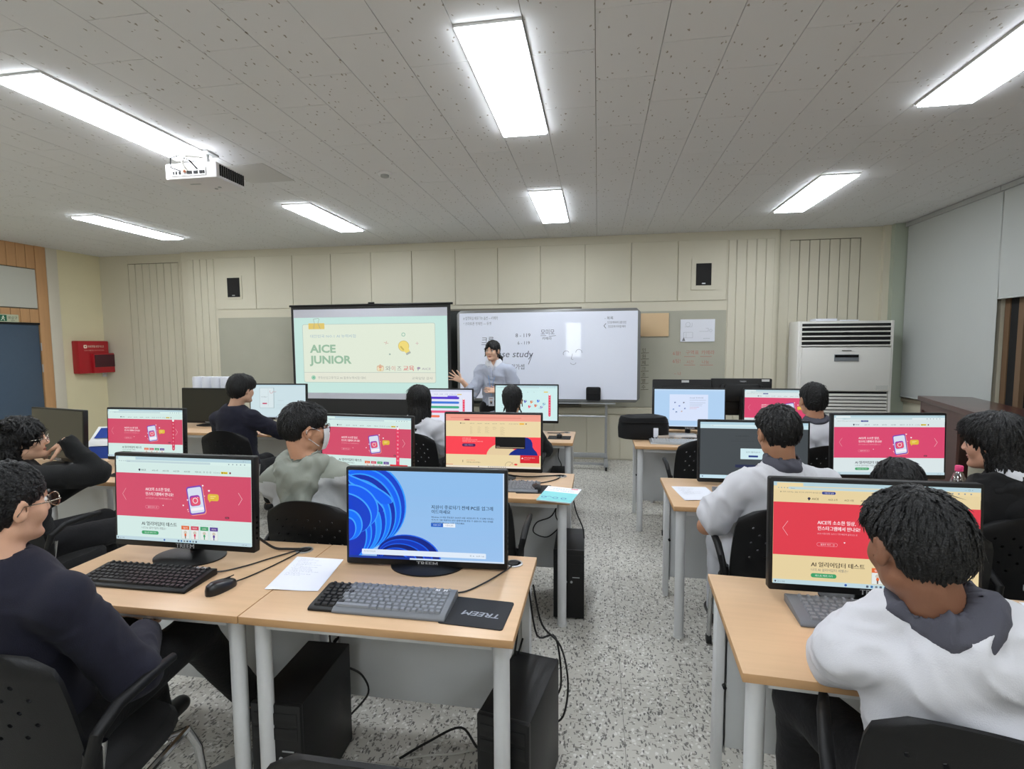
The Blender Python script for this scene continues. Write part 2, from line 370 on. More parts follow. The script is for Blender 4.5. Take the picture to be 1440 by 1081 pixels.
MB().box((XL-.05, 5.13, 1.862), (XL+.01, 6.088, 1.885)).box((XL-.05, 5.13, 0), (XL+.01, 5.195, 1.862)).build('door_frame', 'dark', d)
MB().tube([(XL-.01, 5.3, 1.0), (XL+.05, 5.3, 1.0), (XL+.05, 5.42, 1.0)], .01).build('door_handle', 'chrome', d)
for z in (.25, 1.2, 1.5): MB().tube([(XL+.004, 6.086, z), (XL+.004, 6.086, z+.11)], .008).build('hinge', 'alu', d)
# exit sign
t = thing('exit_sign', 'pale green exit sign board above the blue door', 'sign', (XL+.001, 5.74, 1.885))
MB().box((0, -.28, 0), (.02, .075, .1)).build('sign_board', mat('sign_pale', (196, 200, 172), .5), t, bevel=.003)
a = Art(35.5, 10); a.rect(12, 1, 9, 8, (40, 110, 80)); a.el(17, 2.8, .9, .9, (230, 240, 220), 8); a.line([(17, 3.5), (16.2, 5.6), (14.2, 7.8)], .9, (230, 240, 220)); a.line([(16.2, 5.6), (18, 6.6), (18.3, 8.2)], .8, (230, 240, 220)); a.line([(14.6, 4.3), (17, 4), (18.8, 5)], .6, (230, 240, 220))
a.text('비상구', 22.5, 6, 4.8, (50, 62, 40), fit=11); a.text('EXIT', 26, 8.8, 2.2, (70, 80, 60))
a.build('sign_print', 'art_p', t, .355, .1, lambda u, v, d: (.0202+d, -.28+u, v))
# red safety box
t = thing('safety_box', 'red wall box with smoked window on yellow wall', 'box', (XL+.001, 6.8, 1.15))
MB().box((0, -.29, 0), (.12, .19, .49)).build('case', 'red', t, bevel=.012)
MB().box((.02, -.1, 0), (.16, .30, .30)).build('lower_case', 'red', t, bevel=.01)
MB().box((.155, -.085, .09), (.166, .285, .28)).build('window', 'smoked', t, bevel=.003)
a = Art(48, 49); a.rr(8, 6, 5, 5, 1, (238, 225, 205)); a.el(10.5, 8.5, 1.2, 1.2, (150, 20, 30), 10); a.text('화재대피용 방연 마스크', 14, 10, 4, (238, 225, 205), fit=26); a.text('비상시 커버를 열고 꺼내어 사용하세요', 8, 15, 2, (225, 190, 175), fit=32)
a.build('lettering', 'art_p', t, .48, .49, lambda u, v, d: (.1202+d, -.29+u, v))
t = thing('wall_switch', 'small white wall switch in the back left corner', 'switch', (XL+.001, 7.0, 1.08))
MB().box((0, -.035, 0), (.012, .035, .12)).build('plate', 'white', t, bevel=.003); MB().box((.012, -.015, .04), (.018, .015, .08)).build('rocker', 'white', t)
# right wall with windows and blinds
right = struct('wall_right', MB().box((XR, YB, 0), (XR+.15, YW+.1, .9)).box((XR, 5.45, .9), (XR+.15, YW+.1, ZC+.012)).box((XR, YB, 2.6), (XR+.15, 5.45, ZC+.012)).box((XR, YB, .9), (XR+.15, .6, 2.6)), 'cream')
struct('trim_1', MB().box((3.40, YW+.03, 0), (3.47, YW+.11, ZC)), 'cream')
struct('trim_2', MB().box((3.47, 6.9, 0), (XR, 6.98, ZC)), mat('pale_green_pipe', (170, 178, 162), .5))
struct('trim_3', MB().box((XR-.03, 5.4, .84), (XR+.01, YW+.05, .88)), mat('sill_strip', (140, 128, 110), .5))
struct('wall_back', MB().box((XL-.15, YB-.1, 0), (XR+.15, YB, ZC+.012)), 'cream')
d2 = struct('added_door', MB().box((-1.35, YB-.001, 0), (-.45, YB+.03, 2.45)), 'door_blue', bevel=.004)  # added rear door, out of view, carries the glowing window
MB().box((-1.02, YB+.028, 1.14), (-.54, YB+.034, 2.24)).build('added_lit_window', mat('added_lit_window', (230, 235, 240), .3, emit=(245, 250, 255), es=7), d2)  # added emitter; its reflection makes the bright patch on the whiteboard face
MB().box((-1.05, YB+.028, 1.11), (-.51, YB+.04, 1.14)).box((-1.05, YB+.028, 2.24), (-.51, YB+.04, 2.27)).box((-1.05, YB+.028, 1.14), (-1.02, YB+.04, 2.24)).box((-.54, YB+.028, 1.14), (-.51, YB+.04, 2.24)).build('window_frame', 'grey_metal', d2)  # frame around the added window
win = struct('window_1', MB().box((XR+.02, .6, .9), (XR+.12, 5.45, .96)).box((XR+.02, .6, 2.54), (XR+.12, 5.45, 2.6)), 'brown_frame')
for y in (5.40, 5.24, 4.2, 3.0, 1.8, .65): MB().box((XR+.02, y-.03, .96), (XR+.1, y+.03, 2.54)).build('window_frame', 'brown_frame', win)
MB().box((XR+.03, 5.27, .96), (XR+.05, 5.37, 2.54)).build('window_gap', 'dark', win)
for y0, y1 in ((.68, 1.77), (1.83, 2.97), (3.03, 4.17), (4.23, 5.21)): MB().box((XR+.06, y0, .96), (XR+.07, y1, 2.54)).build('pane', 'pane', win)
def blind(y0, y1, zb0, zb1, label, x):
    t = thing('roller_blind', label, 'blind', (x, (y0+y1)/2, 0))
    n = 24; V = []; F = []; hw = (y1-y0)/2
    for i in range(n+1):
        for j in range(9):
            u = i/n; y = -hw+2*hw*u; zb = zb0+(zb1-zb0)*u; z = zb+(2.9-zb)*j/8; V.append((.012*math.sin(u*9+j*.3)*(1-j/8)**2, y, z))
    for i in range(n):
        for j in range(8): q = i*9+j; F.append((q, q+9, q+10, q+1))
    V2 = [(v[0]+.003, v[1], v[2]) for v in V]; N = len(V)
    MB().add(V, F).add(V2, [f[::-1] for f in F]).build('cloth', 'blind', t, smooth=True)
    MB().tube([(.002, -hw, zb0), (.002, hw, zb1)], .008).build('bottom_bar', 'blind', t)
    MB().box((-.03, -hw, 2.9), (.03, hw, 2.945)).build('head_rail', 'grey_metal', t)
blind(5.43, 6.88, .905, .90, 'long grey roller blind down to the sill beside the air conditioner', XR-.05)
blind(3.2, 5.422, 1.93, 1.94, 'raised grey roller blind leaving a brown framed window uncovered', XR-.05)
# baseboard-like skirting under the front wall is absent in the photo; ceiling lights
def ceiling_light(x, y, label):
    t = thing('ceiling_light', label, 'ceiling light', (x, y, ZC), group='flat LED ceiling panels')
    MB().box((-.142, -.594, -.024), (.142, .594, -.002)).build('diffuser', 'panel_light', t)
    f = MB()
    for lo, hi in (((-.152, -.6, -.012), (-.142, .6, .011)), ((.142, -.6, -.012), (.152, .6, .011)), ((-.142, -.6, -.012), (.142, -.594, .011)), ((-.142, .594, -.012), (.142, .6, .011))): f.box(lo, hi)
    f.build('frame', 'white', t)
where = {-18: 'far left row', -10: 'left of centre row', -2: 'row over teacher and aisle', 6: 'right hand row'}
for k in (-18, -10, -2, 6):
    for ly, nm in zip(LY, ('behind the viewer', 'over the viewer', 'nearer panel in view', 'panel closest to the front wall')):
        if (k, ly) == (6, 2.31): nm = 'cut by the frame edge'
        ceiling_light(X0+TP*(k+.5), ly+.6, 'bright LED ceiling panel, %s, %s' % (where[k], nm))
# smoke detector
t = thing('smoke_detector', 'round white smoke detector on the ceiling', 'detector', (-1.72, 4.1, ZC-.001))
MB().lathe([(.055, 0), (.055, -.012), (.045, -.02)], 20).build('base', 'white', t, smooth=True); MB().lathe([(.034, -.02), (.034, -.034), (.02, -.04)], 20).build('sensor', 'grey_metal', t, smooth=True)
# ceiling hatch
tag(MB().box((-2.95, 3.72, ZC-.004), (-2.55, 4.15, ZC-.0005)).build('access_hatch', mat('hatch', (196, 195, 192), .9), bevel=.001), 'plain square access hatch in the ceiling beyond the projector', 'hatch')
# projector
t = thing('projector', 'white ceiling projector with cables hanging from its back', 'projector', (-2.82, 3.46, 2.72), .02)
MB().prism([(-.2, -.16), (.2, -.16), (.2, .13), (.16, .17), (-.16, .17), (-.2, .13)], 0, .11, 2).build('body', mat('projector_shell', (212, 208, 208), .4), t, bevel=.012)
v = MB()
for i in range(12): v.box((.2, -.13+.022*i, .02), (.206, -.118+.022*i, .095))
v.build('side_vent', 'dark', t)
p = MB().box((-.15, -.166, .02), (.12, -.158, .075)).build('port_panel', mat('port_panel', (190, 188, 186), .4), t)
q = MB()
for i, (x, w_) in enumerate(((-.13, .01), (-.11, .01), (-.085, .014), (-.02, .035), (.03, .03), (.075, .02), (.1, .012))): q.box((x, -.17, .03), (x+w_, -.165, .05))
q.build('socket', 'dark', p)
MB().tube([(-.04, -.19, .05), (-.04, -.165, .05)], .011).build('plug', mat('peach_plug', (230, 150, 120), .4), t)
MB().tube([(.06, -.17, .06), (.05, -.23, .1), (-.02, -.24, .13), (-.09, -.23, .12), (-.1, -.22, .06), (-.05, -.19, .045)], .005).build('cable', 'cable', t, smooth=True)
MB().tube([(-.02, -.17, .05), (-.03, -.2, .1), (.0, -.2, .14), (.05, -.1, .16)], .008).build('cable', 'cable_w', t, smooth=True)
MB().lathe([(.055, 0), (.05, .03)], 20, (-.02, .17, .05)).tube([(-.02, .15, .055), (-.02, .19, .055)], .035, 16).build('lens', 'black_gloss', t)
MB().box((-.07, -.06, .11), (.07, .06, .125)).tube([(0, 0, .12), (0, 0, .22)], .022, 12).box((-.06, -.06, .215), (.06, .06, .228)).build('mount', 'grey_metal', t, bevel=.002)
MB().box((-.1, -.05, -.002), (-.02, -.035, .001)).build('latch', 'grey_metal', t); MB().lathe([(.012, -.004), (.012, .001)], 10, (.06, .05, 0)).build('foot', 'grey_metal', t); MB().lathe([(.012, -.004), (.012, .001)], 10, (.01, .08, 0)).build('foot', 'grey_metal', t)
# ------------------------------------------------------------------ front: chalkboard, whiteboard, projection screen
t = thing('chalkboard', 'dark old chalkboard on the wall behind the whiteboard', 'board', (-2.0, YW-.016, .74))
MB().box((-1.55, -.02, 0), (1.76, .0, 1.27)).build('slate', 'chalk', t); MB().box((-1.58, -.035, 1.27), (1.79, 0, 1.295)).box((-1.58, -.03, -.03), (1.79, 0, 0)).box((1.76, -.03, 0), (1.79, 0, 1.27)).build('frame', mat('chalk_frame', (120, 114, 100), .4), t)
WX0, WX1, WZ0, WZ1, WY = -1.815, .522, .815, 1.99, 6.58
t = thing('whiteboard', 'large white marker board on a wheeled stand with handwriting', 'whiteboard', ((WX0+WX1)/2, WY, 0)); hw = (WX1-WX0)/2
MB().prism([(-hw, WZ0+.05), (-hw+.05, WZ0), (hw-.05, WZ0), (hw, WZ0+.05), (hw, WZ1-.05), (hw-.05, WZ1), (-hw+.05, WZ1), (-hw, WZ1-.05)], -.005, .025, 1).build('frame', mat('wb_frame', (120, 120, 118), .35, .3), t, bevel=.008)
MB().box((-hw+.035, -.008, WZ0+.035), (hw-.035, .0, WZ1-.035)).build('face', 'wb', t)
MB().box((-hw+.5, -.05, WZ0-.02), (hw-.3, -.004, WZ0-.005)).build('pen_tray', 'alu', t)
for sx in (-1, 1):
    x = sx*(hw-.41)
    MB().tube([(x, .03, WZ0+.3), (x, .03, .09)], .016).build('upright', 'alu', t, smooth=True)
    MB().box((x-.025, -.3, .05), (x+.025, .3, .09)).build('foot', 'alu', t, bevel=.008)
    for y in (-.27, .27):
        c = MB().tube([(x-.012, y, .028), (x+.012, y, .028)], .028, 14).build('caster', 'rubber', t)
        MB().box((x-.016, y-.012, .028), (x+.016, y+.012, .056)).build('fork', 'alu', c)
MB().tube([(-hw+.41, .03, .63), (hw-.41, .03, .63)], .012).build('cross_bar', 'alu', t)
MB().box((-hw+.41, .0, .1), (hw-.41, .04, .16)).box((-hw+.41, -.22, .055), (hw-.41, -.18, .085)).build('lower_bar', 'alu', t, bevel=.006)
a = Art(258, 130); ink = (88, 92, 104); ink2 = (125, 128, 138)
a.text('# 실행파일 배포가능 옵션 — 카메라', 6, 10, 6, ink2, fit=52); a.text('* 스마트폰 정해진 — 동영', 6, 18, 5.5, ink2, fit=42)
a.text('크롬', 33, 46, 12, ink, fit=19); a.line([(33, 48), (42, 48)], .7, ink); a.text('8 - 119', 84, 37, 8, ink, fit=22); a.text('6 - 119', 87, 48, 7, ink, fit=18)
a.text('모미모', 121, 33, 9, ink, fit=20); a.line([(121, 35), (129, 35)], .6, ink); a.line([(133, 36), (143, 35)], .6, ink); a.text('카메라', 123, 41, 5, ink, fit=14)
a.text('Case study', 47, 67, 14, ink, fit=62, skew=.2); a.line([(109, 62), (103, 78)], .9, ink); a.text('사진편기 펀가셉', 45, 85, 9, ink, fit=52)
a.text('- 목록', 212, 12, 5, ink, fit=12); a.text('인간관계에서의 상황 원인', 216, 18, 4, ink, fit=26); a.text('인간관계 이어질 때의', 217, 24, 4, ink, fit=24); a.line([(214, 18), (211, 21.5), (214, 25)], .8, ink)
a.ring(158, 62, 4, 4.6, ink2, 10, .4, 3.6); a.ring(176, 60, 4, 4.6, ink2, 10, -.2, 3.2); a.line([(167, 62), (165, 70), (168, 71)], .5, ink2); a.ring(168, 74, 4, 4.5, ink2, 8, 3.5, 6)
a.build('writing', 'art_p', t, 2*hw-.07, WZ1-WZ0-.07, lambda u, v, d: (-hw+.035+u, -.0082-d, WZ0+.035+v))
t = thing('marker_holder', 'small black pen and eraser holder on the whiteboard edge', 'holder', (-.05, WY-.018, .86))
MB().box((-.09, -.06, -.02), (.09, .008, .15)).build('case', 'black_fab', t, bevel=.02); MB().box((-.088, -.064, .07), (.088, -.058, .078)).build('seam', 'black', t)
# projection screen
PX0, PX1, PY = -4.17, -1.90, 6.58
t = thing('projection_screen', 'pull-up projection screen showing a mint green title slide', 'projection screen', ((PX0+PX1)/2, PY, 0)); hw = (PX1-PX0)/2
MB().tube([(-hw-.02, 0, 2.09), (hw+.03, 0, 2.09)], .014).tube([(0, 0, 2.09), (0, .0, 2.115), (.08, 0, 2.115)], .012).build('top_bar', 'black', t)
MB().box((-hw+.0, -.002, .55), (hw, .002, 2.08)).build('black_border', 'cloth_black', t)
MB().box((-hw+.035, -.005, .82), (hw-.045, -.002, 2.04)).build('fabric', 'cloth_white', t)
MB().box((-hw-.05, -.06, .44), (hw+.05, .06, .56)).build('case', 'black', t, bevel=.02)
for x in (-hw+.25, hw-.25): MB().box((x-.03, -.3, .0), (x+.03, .3, .03)).box((x-.02, -.02, .03), (x+.02, .02, .45)).build('foot', 'black', t)
MB().tube([(0, .03, .5), (0, .03, 2.08)], .013).build('mast', 'black', t)
SW, SH = 2*hw-.085, 1.03
a = Art(1200, 590); mint = (196, 228, 220); pale = (223, 232, 214); ln = (176, 190, 184); gr = (152, 186, 160)
a.rect(0, 0, 1200, 590, mint); a.rr(68, 52, 1042, 456, 14, ln); a.rr(71, 55, 1036, 450, 12, pale)
a.rect(76, 430, 1026, 70, (226, 228, 212)); a.rect(71, 427, 1036, 3, ln)
a.rr(118, 44, 130, 46, 4, (222, 196, 110)); a.line([(160, 88), (168, 44), (160, 12), (200, 6), (206, 14), (196, 44), (214, 88)], 3, (150, 158, 150))
a.text('대한민국 NO.1 AI 능력시험', 128, 156, 28, (160, 184, 200), fit=368); a.text('AICE', 128, 272, 84, gr, fit=205, bold=.035)
a.text('JUNIOR', 128, 358, 84, gr, fit=330, bold=.035)
a.el(868, 226, 42, 42, (190, 170, 90), 24); a.el(868, 226, 39, 39, (238, 216, 120), 24); a.poly([(868, 262), (890, 286), (916, 268), (904, 236)], (238, 216, 120)); a.rr(884, 272, 38, 16, 4, (170, 176, 168), -.5); a.rr(850, 222, 12, 40, 6, (200, 180, 90), -.7)
a.ring(868, 138, 10, 15, (140, 190, 170)); a.line([(716, 196), (752, 206)], 3, (206, 160, 150)); a.line([(738, 186), (730, 214)], 3, (206, 160, 150)); a.line([(960, 206), (984, 206)], 3, (206, 170, 170)); a.line([(972, 194), (972, 218)], 3, (206, 170, 170)); a.el(760, 288, 7, 7, (160, 180, 170), 10)
a.rr(656, 374, 54, 44, 12, (214, 180, 150)); a.poly([(656, 388), (710, 388), (683, 364)], (214, 180, 150)); a.rr(660, 384, 46, 31, 8, (232, 222, 190)); a.rr(672, 384, 22, 10, 4, (220, 150, 130)); a.rr(676, 398, 14, 17, 2, (222, 196, 140))
a.text('와', 722, 412, 42, (150, 150, 146), fit=42); a.text('이', 768, 412, 42, (212, 140, 130), fit=30); a.text('즈', 812, 412, 42, (150, 150, 146), fit=36); a.text('교육', 858, 412, 44, (216, 112, 112), fit=86); a.text('교육', 860, 412, 44, (216, 112, 112), fit=86)
a.el(980, 394, 13, 9, (160, 150, 170), 12); a.rect(972, 400, 6, 12, (160, 150, 170)); a.text('AICE', 1004, 408, 24, (168, 160, 172), fit=68)
a.el(146, 470, 18, 18, (160, 204, 178), 20); a.poly([(136, 474), (150, 458), (156, 478)], (110, 180, 150))
a.text('영등산업고등학교 AI 활용능력시험 대비', 180, 480, 24, (164, 168, 160), fit=386); a.text('교육담당 강사', 925, 480, 24, (164, 168, 160), fit=160)
a.build('projected_slide', 'art_e', t, SW, SH, lambda u, v, d: (-hw+.038+u, -.0052-d, .90+v))
# papers and writing on the tack board
t = thing('wood_sheet', 'blank tan wooden sheet pinned right of the whiteboard', 'panel', (.725, YW-.012, 1.64))
MB().box((-.18, -.008, 0), (.178, 0, .30)).build('sheet', mat('tan_sheet', (214, 184, 144), .6, noise=(4, .05)), t, bevel=.002)
t = thing('paper_notice', 'white paper with pencil sketches pinned on the tack board', 'paper', (1.26, YW-.012, 1.57))
MB().box((-.212, -.003, 0), (.21, 0, .285)).build('sheet', 'paper', t)
a = Art(42, 28); g = (168, 172, 178)
a.ring(9, 6, 2.6, 2.9, g, 12); a.line([(5, 9), (14, 9), (14, 4)], .3, g); a.line([(4, 16), (15, 16), (15, 23), (4, 23), (4, 16)], .3, g); a.line([(7, 17), (7, 23)], .3, g); a.line([(23, 15), (34, 15), (34, 11), (31, 11)], .3, g); a.ring(37, 14, 1.5, 1.8, g, 10); a.line([(28, 24), (36, 24)], .4, g); a.poly([(2, 27), (6, 27), (4, 22)], (120, 120, 124))
a.build('sketches', 'art_p', t, .42, .28, lambda u, v, d: (-.21+u, -.0032-d, v))
a = Art(100, 120); rd = (178, 116, 104); dk = (88, 84, 74)
a.text('6월!', 40, 52, 6, rd); a.text('6팀!', 40, 62, 6, rd); a.text('구역표', 56, 51, 6, rd); a.line([(54, 54), (68, 54)], .6, rd); a.text('카메라', 75, 51, 6, rd); a.line([(74, 54), (88, 54)], .6, rd)
a.text('시간', 57, 63, 5, rd); a.line([(54, 65), (68, 65)], .6, rd); a.text('나눔', 76, 63, 5, rd); a.line([(74, 65), (90, 65)], .6, rd); a.text('~ 나', 42, 78, 5, rd); a.text('하루표', 38, 96, 5, rd)
o = a.build('red_notes', 'art_p', None, 1.0, 1.2, lambda u, v, d: (.56+u, YW-.0024-d, .72+v)); tag(o, 'red marker notes on the tack board below the sketch paper', 'writing'); a = Art(100, 120)
for i, q in enumerate(('인', '원', '체', '크', '조', '별', '수')): a.text(q, 1, 48+i*8, 6, dk); a.line([(0, 49.5+i*8), (10, 49+i*8)], .6, dk)
o = a.build('black_notes', 'art_p', None, 1.0, 1.2, lambda u, v, d: (.56+u, YW-.0024-d, .72+v)); tag(o, 'column of black marker notes just right of the whiteboard', 'writing')
# ------------------------------------------------------------------ air conditioner
t = thing('air_conditioner', 'tall white floor standing air conditioner in the right corner', 'air conditioner', (2.86, 6.6, 0))
W2, HH = .50, 1.80
MB().box((-W2-.02, .02, .02), (W2, .32, HH)).build('cabinet', 'ac', t, bevel=.015)
MB().box((-W2+.02, -.02, .98), (W2-.03, .03, 1.49)).build('front_panel', 'ac', t, bevel=.006)
MB().box((-W2, .0, .02), (-W2+.02, .03, HH)).build('side_rail', 'ac', t, bevel=.004); MB().box((W2-.03, .0, .02), (W2, .03, HH)).build('side_rail', 'ac', t, bevel=.004)
MB().box((-W2+.02, .01, 1.5), (W2-.03, .03, 1.77)).build('outlet', 'dark', t)
for i in range(5): MB().box((-W2+.02, -.012, 1.505+.054*i), (W2-.03, .02, 1.522+.054*i)).build('louvre', 'ac', t, bevel=.004)
MB().box((-.13, -.03, 1.33), (.13, -.015, 1.41)).build('display', mat('ac_display', (120, 124, 128), .3), t, bevel=.003)
MB().box((-.125, -.033, 1.375), (.125, -.029, 1.405)).build('display_window', 'black_gloss', t)
MB().box((-.05, -.026, 1.45), (.05, -.018, 1.458)).build('badge', 'dark', t)
for i in range(22): MB().box((-W2+.02, -.012, .08+.04*i), (W2-.04, .02, .108+.04*i)).build('grille_slat', 'ac', t, bevel=.004)
MB().box((-W2+.02, .012, .06), (W2-.04, .022, .97)).build('intake', 'dark', t)
MB().box((.33, -.024, 1.0), (.45, -.019, 1.05)).build('label_plate', mat('sticker', (190, 190, 184), .5), t)
tag(MB().box((2.55, 6.66, 1.802), (2.78, 6.85, 1.83)).build('folded_paper', 'paper', bevel=.004), 'folded paper lying on top of the air conditioner, left', 'paper')
tag(MB().box((2.82, 6.68, 1.802), (3.02, 6.85, 1.815)).build('flat_box', 'paper', bevel=.003), 'flat white sheet lying on air conditioner, right of folded paper', 'paper')
# mahogany counter
ang = -math.atan2(.245, .968)
t = thing('wooden_counter', 'long dark mahogany counter table along the window wall', 'counter', (3.225, 5.53, 0), ang)
MB().box((-.16, -3.2, .985), (.26, 0, 1.03)).build('top', 'mahog', t, bevel=.004)
MB().box((-.14, -.06, 0), (.24, -.02, .985)).build('end_panel', 'mahog', t, bevel=.003); MB().box((-.14, -3.16, 0), (.24, -3.12, .985)).build('end_panel', 'mahog', t)
MB().box((-.14, -3.12, .90), (-.12, -.06, .985)).build('apron', 'mahog', t); MB().box((-.12, -.9, .0), (-.10, -.06, .9)).build('back_panel', 'mahog', t)
# recycling bin
t = thing('recycling_bin', 'blue recycling bin with white swing lid behind the left desks', 'bin', (-5.0, 4.62, 0), .35)
MB().prism([(-.19, -.15), (.19, -.15), (.19, .15), (-.19, .15)], 0, .54, 2).build('body', 'blue_pl', t, bevel=.03)
MB().add([(-.2, -.16, .54), (.2, -.16, .54), (.2, .16, .54), (-.2, .16, .54), (-.17, -.13, .6), (.17, -.13, .6), (.17, .13, .6), (-.17, .13, .6), (-.15, 0, .72), (.15, 0, .72)],
         [(3, 2, 1, 0), (0, 1, 5, 4), (1, 2, 6, 5), (2, 3, 7, 6), (3, 0, 4, 7), (4, 5, 9, 8), (6, 7, 8, 9), (5, 6, 9), (7, 4, 8)]).build('lid', 'white', t, bevel=.006)
MB().add([(-.13, -.127, .618), (.10, -.127, .618), (.09, -.03, .708), (-.11, -.03, .708)], [(0, 1, 2, 3)]).build('label_print', 'blue_pl', t)
# ------------------------------------------------------------------ desks
def make_desk(W=.86, D=.58, label='', rz=0, loc=(0, 0, 0), hi=False, group='student desks'):
    """origin: front left corner on the floor (front = towards the sitter, -y)"""
    t = thing('computer_desk', label, 'desk', loc, rz)
    top = MB().box((.0005, 0, .695), (W-.0005, D, .72)).build('tabletop', ['wood', 'wood_edge'], t, bevel=.0025, segs=2)
    me = top.data
    for p in me.polygons: p.material_index = 1 if abs(p.normal.z) < .5 else 0
    for x in (.045, W-.045): MB().tube([(x, .055, 0), (x, .055, .694)], .0245, 18).tube([(x, .055, 0), (x, .055, .012)], .027, 18).build('leg', 'white_metal', t, smooth=True)
    for x in (.02, W-.05): MB().box((x, D-.085, 0), (x+.03, D-.02, .694)).build('rear_leg', 'white_metal', t, bevel=.003)
    MB().box((.07, .035, .665), (W-.07, .065, .694)).box((.03, .08, .665), (.055, D-.09, .694)).box((W-.055, .08, .665), (W-.03, D-.09, .694)).build('rail', 'white_metal', t, bevel=.002)
    m = MB().box((.052, D-.07, .12), (W-.052, D-.05, .66)).build('modesty_panel', 'modesty', t, bevel=.002)
    MB().box((.048, D-.07, .1), (.06, D-.035, .66)).build('bracket', 'grey_metal', m)
    MB().tube([(.046, D-.053, .36), (.05, D-.10, .36)], .007, 8).build('bolt', 'dark', t)
    g = MB().lathe([(.034, 0), (.034, .003), (.028, .004), (.027, 0)], 22, (W-.08, D-.075, .7202)).build('grommet', 'alu', t, smooth=True)
    MB().lathe([(.02, 0), (.02, .002)], 14, (W-.083, D-.075, .7225)).build('hole', 'dark', g)
    return t
DK = [ # x, y, rz, label
 (-1.088, 1.37, 0, 'light wood computer desk nearest the viewer, holding the blue desktop screen'),
 (-1.95, 1.37, 0, 'light wood desk at near left with black keyboard and mouse'),
 (.366, 1.32, -.055, 'light wood desk at near right, in front of the boy in a white shirt'),
 (1.232, 1.272, -.055, 'light wood desk at the right edge carrying a loose paper'),
 (-1.00, 2.70, 0, 'second row desk beside the aisle with a teal booklet on it'),
 (-1.865, 2.70, 0, 'second row desk in front of the boy in a hooded jacket'),
 (-3.50, 2.67, 0, 'second row desk far left where the dark haired girl rests her elbow'),
 (-4.37, 2.67, 0, 'second row desk at far left carrying a switched off monitor'),
 (.388, 2.68, 0, 'second row desk right of the aisle with a printed sheet'),
 (1.252, 2.70, .03, 'second row desk at right in front of the two seated girls'),
 (-1.06, 4.31, 0, 'third row desk left of the aisle behind the teal screen monitor'),
 (-1.925, 4.31, 0, 'third row desk in front of the girl with long hair'),
 (-3.62, 4.36, 0, 'third row desk in front of the man in a navy suit'),
 (-4.49, 4.36, 0, 'third row desk at far left with the wide black screen'),
 (.306, 4.25, 0, 'third row desk right of the aisle with a black bag on its corner'),
 (1.17, 4.25, 0, 'third row desk at right in front of the short haired boy'),
]
d0 = make_desk(label=DK[0][3], loc=(DK[0][0], DK[0][1], 0)); d0['group'] = 'computer desks in rows'
for x, y, rz, lb in DK[1:]: dup(d0, (x, y, 0), rz, lb)
t = thing('front_table', 'plain light table by the front wall under the two turned monitors', 'desk', (.5, 5.06, 0))
MB().box((0, 0, .695), (1.2, .5, .72)).build('tabletop', 'wood', t, bevel=.003)
for x in (.04, 1.16):
    for y in (.05, .45): MB().tube([(x, y, 0), (x, y, .694)], .02, 12).build('leg', 'white_metal', t, smooth=True)
# ------------------------------------------------------------------ monitors
MW, MH = .614, .368
def rbox(x0, x1, z0, z1, r):
    P = []
    for cx, cz, a0 in ((x1-r, z1-r, 0), (x0+r, z1-r, 90), (x0+r, z0+r, 180), (x1-r, z0+r, 270)):
        P += [(cx+r*math.cos(math.radians(a0+t_)), cz+r*math.sin(math.radians(a0+t_))) for t_ in (0, 45, 90)]
    return P
def panel_me():
    o = MB().prism(rbox(-MW/2, MW/2, 0, MH, .006), 0, .03, 1).prism(rbox(-MW/2+.06, MW/2-.06, .04, MH-.05, .02), .028, .052, 1).build('housing', 'black', None, bevel=.003)
    me = o.data; bpy.data.objects.remove(o); return me
PANEL = panel_me()
def make_monitor(label, x, y, zb, yaw, screen=None, tilt=.05, base=True, off='black_gloss', name='monitor', brand=True, z0=.72, face=1):
    t = thing(name, label, 'monitor', (x, y, z0), yaw)
    hd = link('housing', PANEL, t, (0, 0, zb-z0)); hd.rotation_euler = (-tilt, 0, 0)
    s = MB().box((-MW/2+.010, -.0015, .024), (MW/2-.010, .001, MH-.012)).build('screen', off, hd)
    SWd, SHt = MW-.022, MH-.038
    if screen: screen.build('display', 'art_e', hd, SWd, SHt, lambda u, v, d: (-MW/2+.011+u, -.0017-d, .025+v))
    if brand:
        a = Art(61, 2.4); a.text('TREEM', 27, 2.1, 2.3, (170, 170, 172), fit=8); a.text('TREEM', 27.1, 2.1, 2.3, (170, 170, 172), fit=8)
        a.build('badge', 'art_p', hd, .614, .024, lambda u, v, d: (-MW/2+u, -.0005-d, v))
    MB().tube([(0, .05, zb-z0+.16), (0, .065, zb-z0+.1), (0, .065, .02)], [.028, .026, .024], 12).build('stand_neck', 'black', t, smooth=True)
    MB().lathe([(.14, 0), (.14, .005), (.10, .012), (.03, .016)], 36, (0, .03, .0005), 1, .74).build('stand_base', 'black', t, smooth=True)
    b = MB()
    for i in range(5): b.box((MW/2-.002, .008, .05+.02*i), (MW/2+.001, .016, .058+.02*i))
    b.build('button', 'black_gloss', hd)
    return t
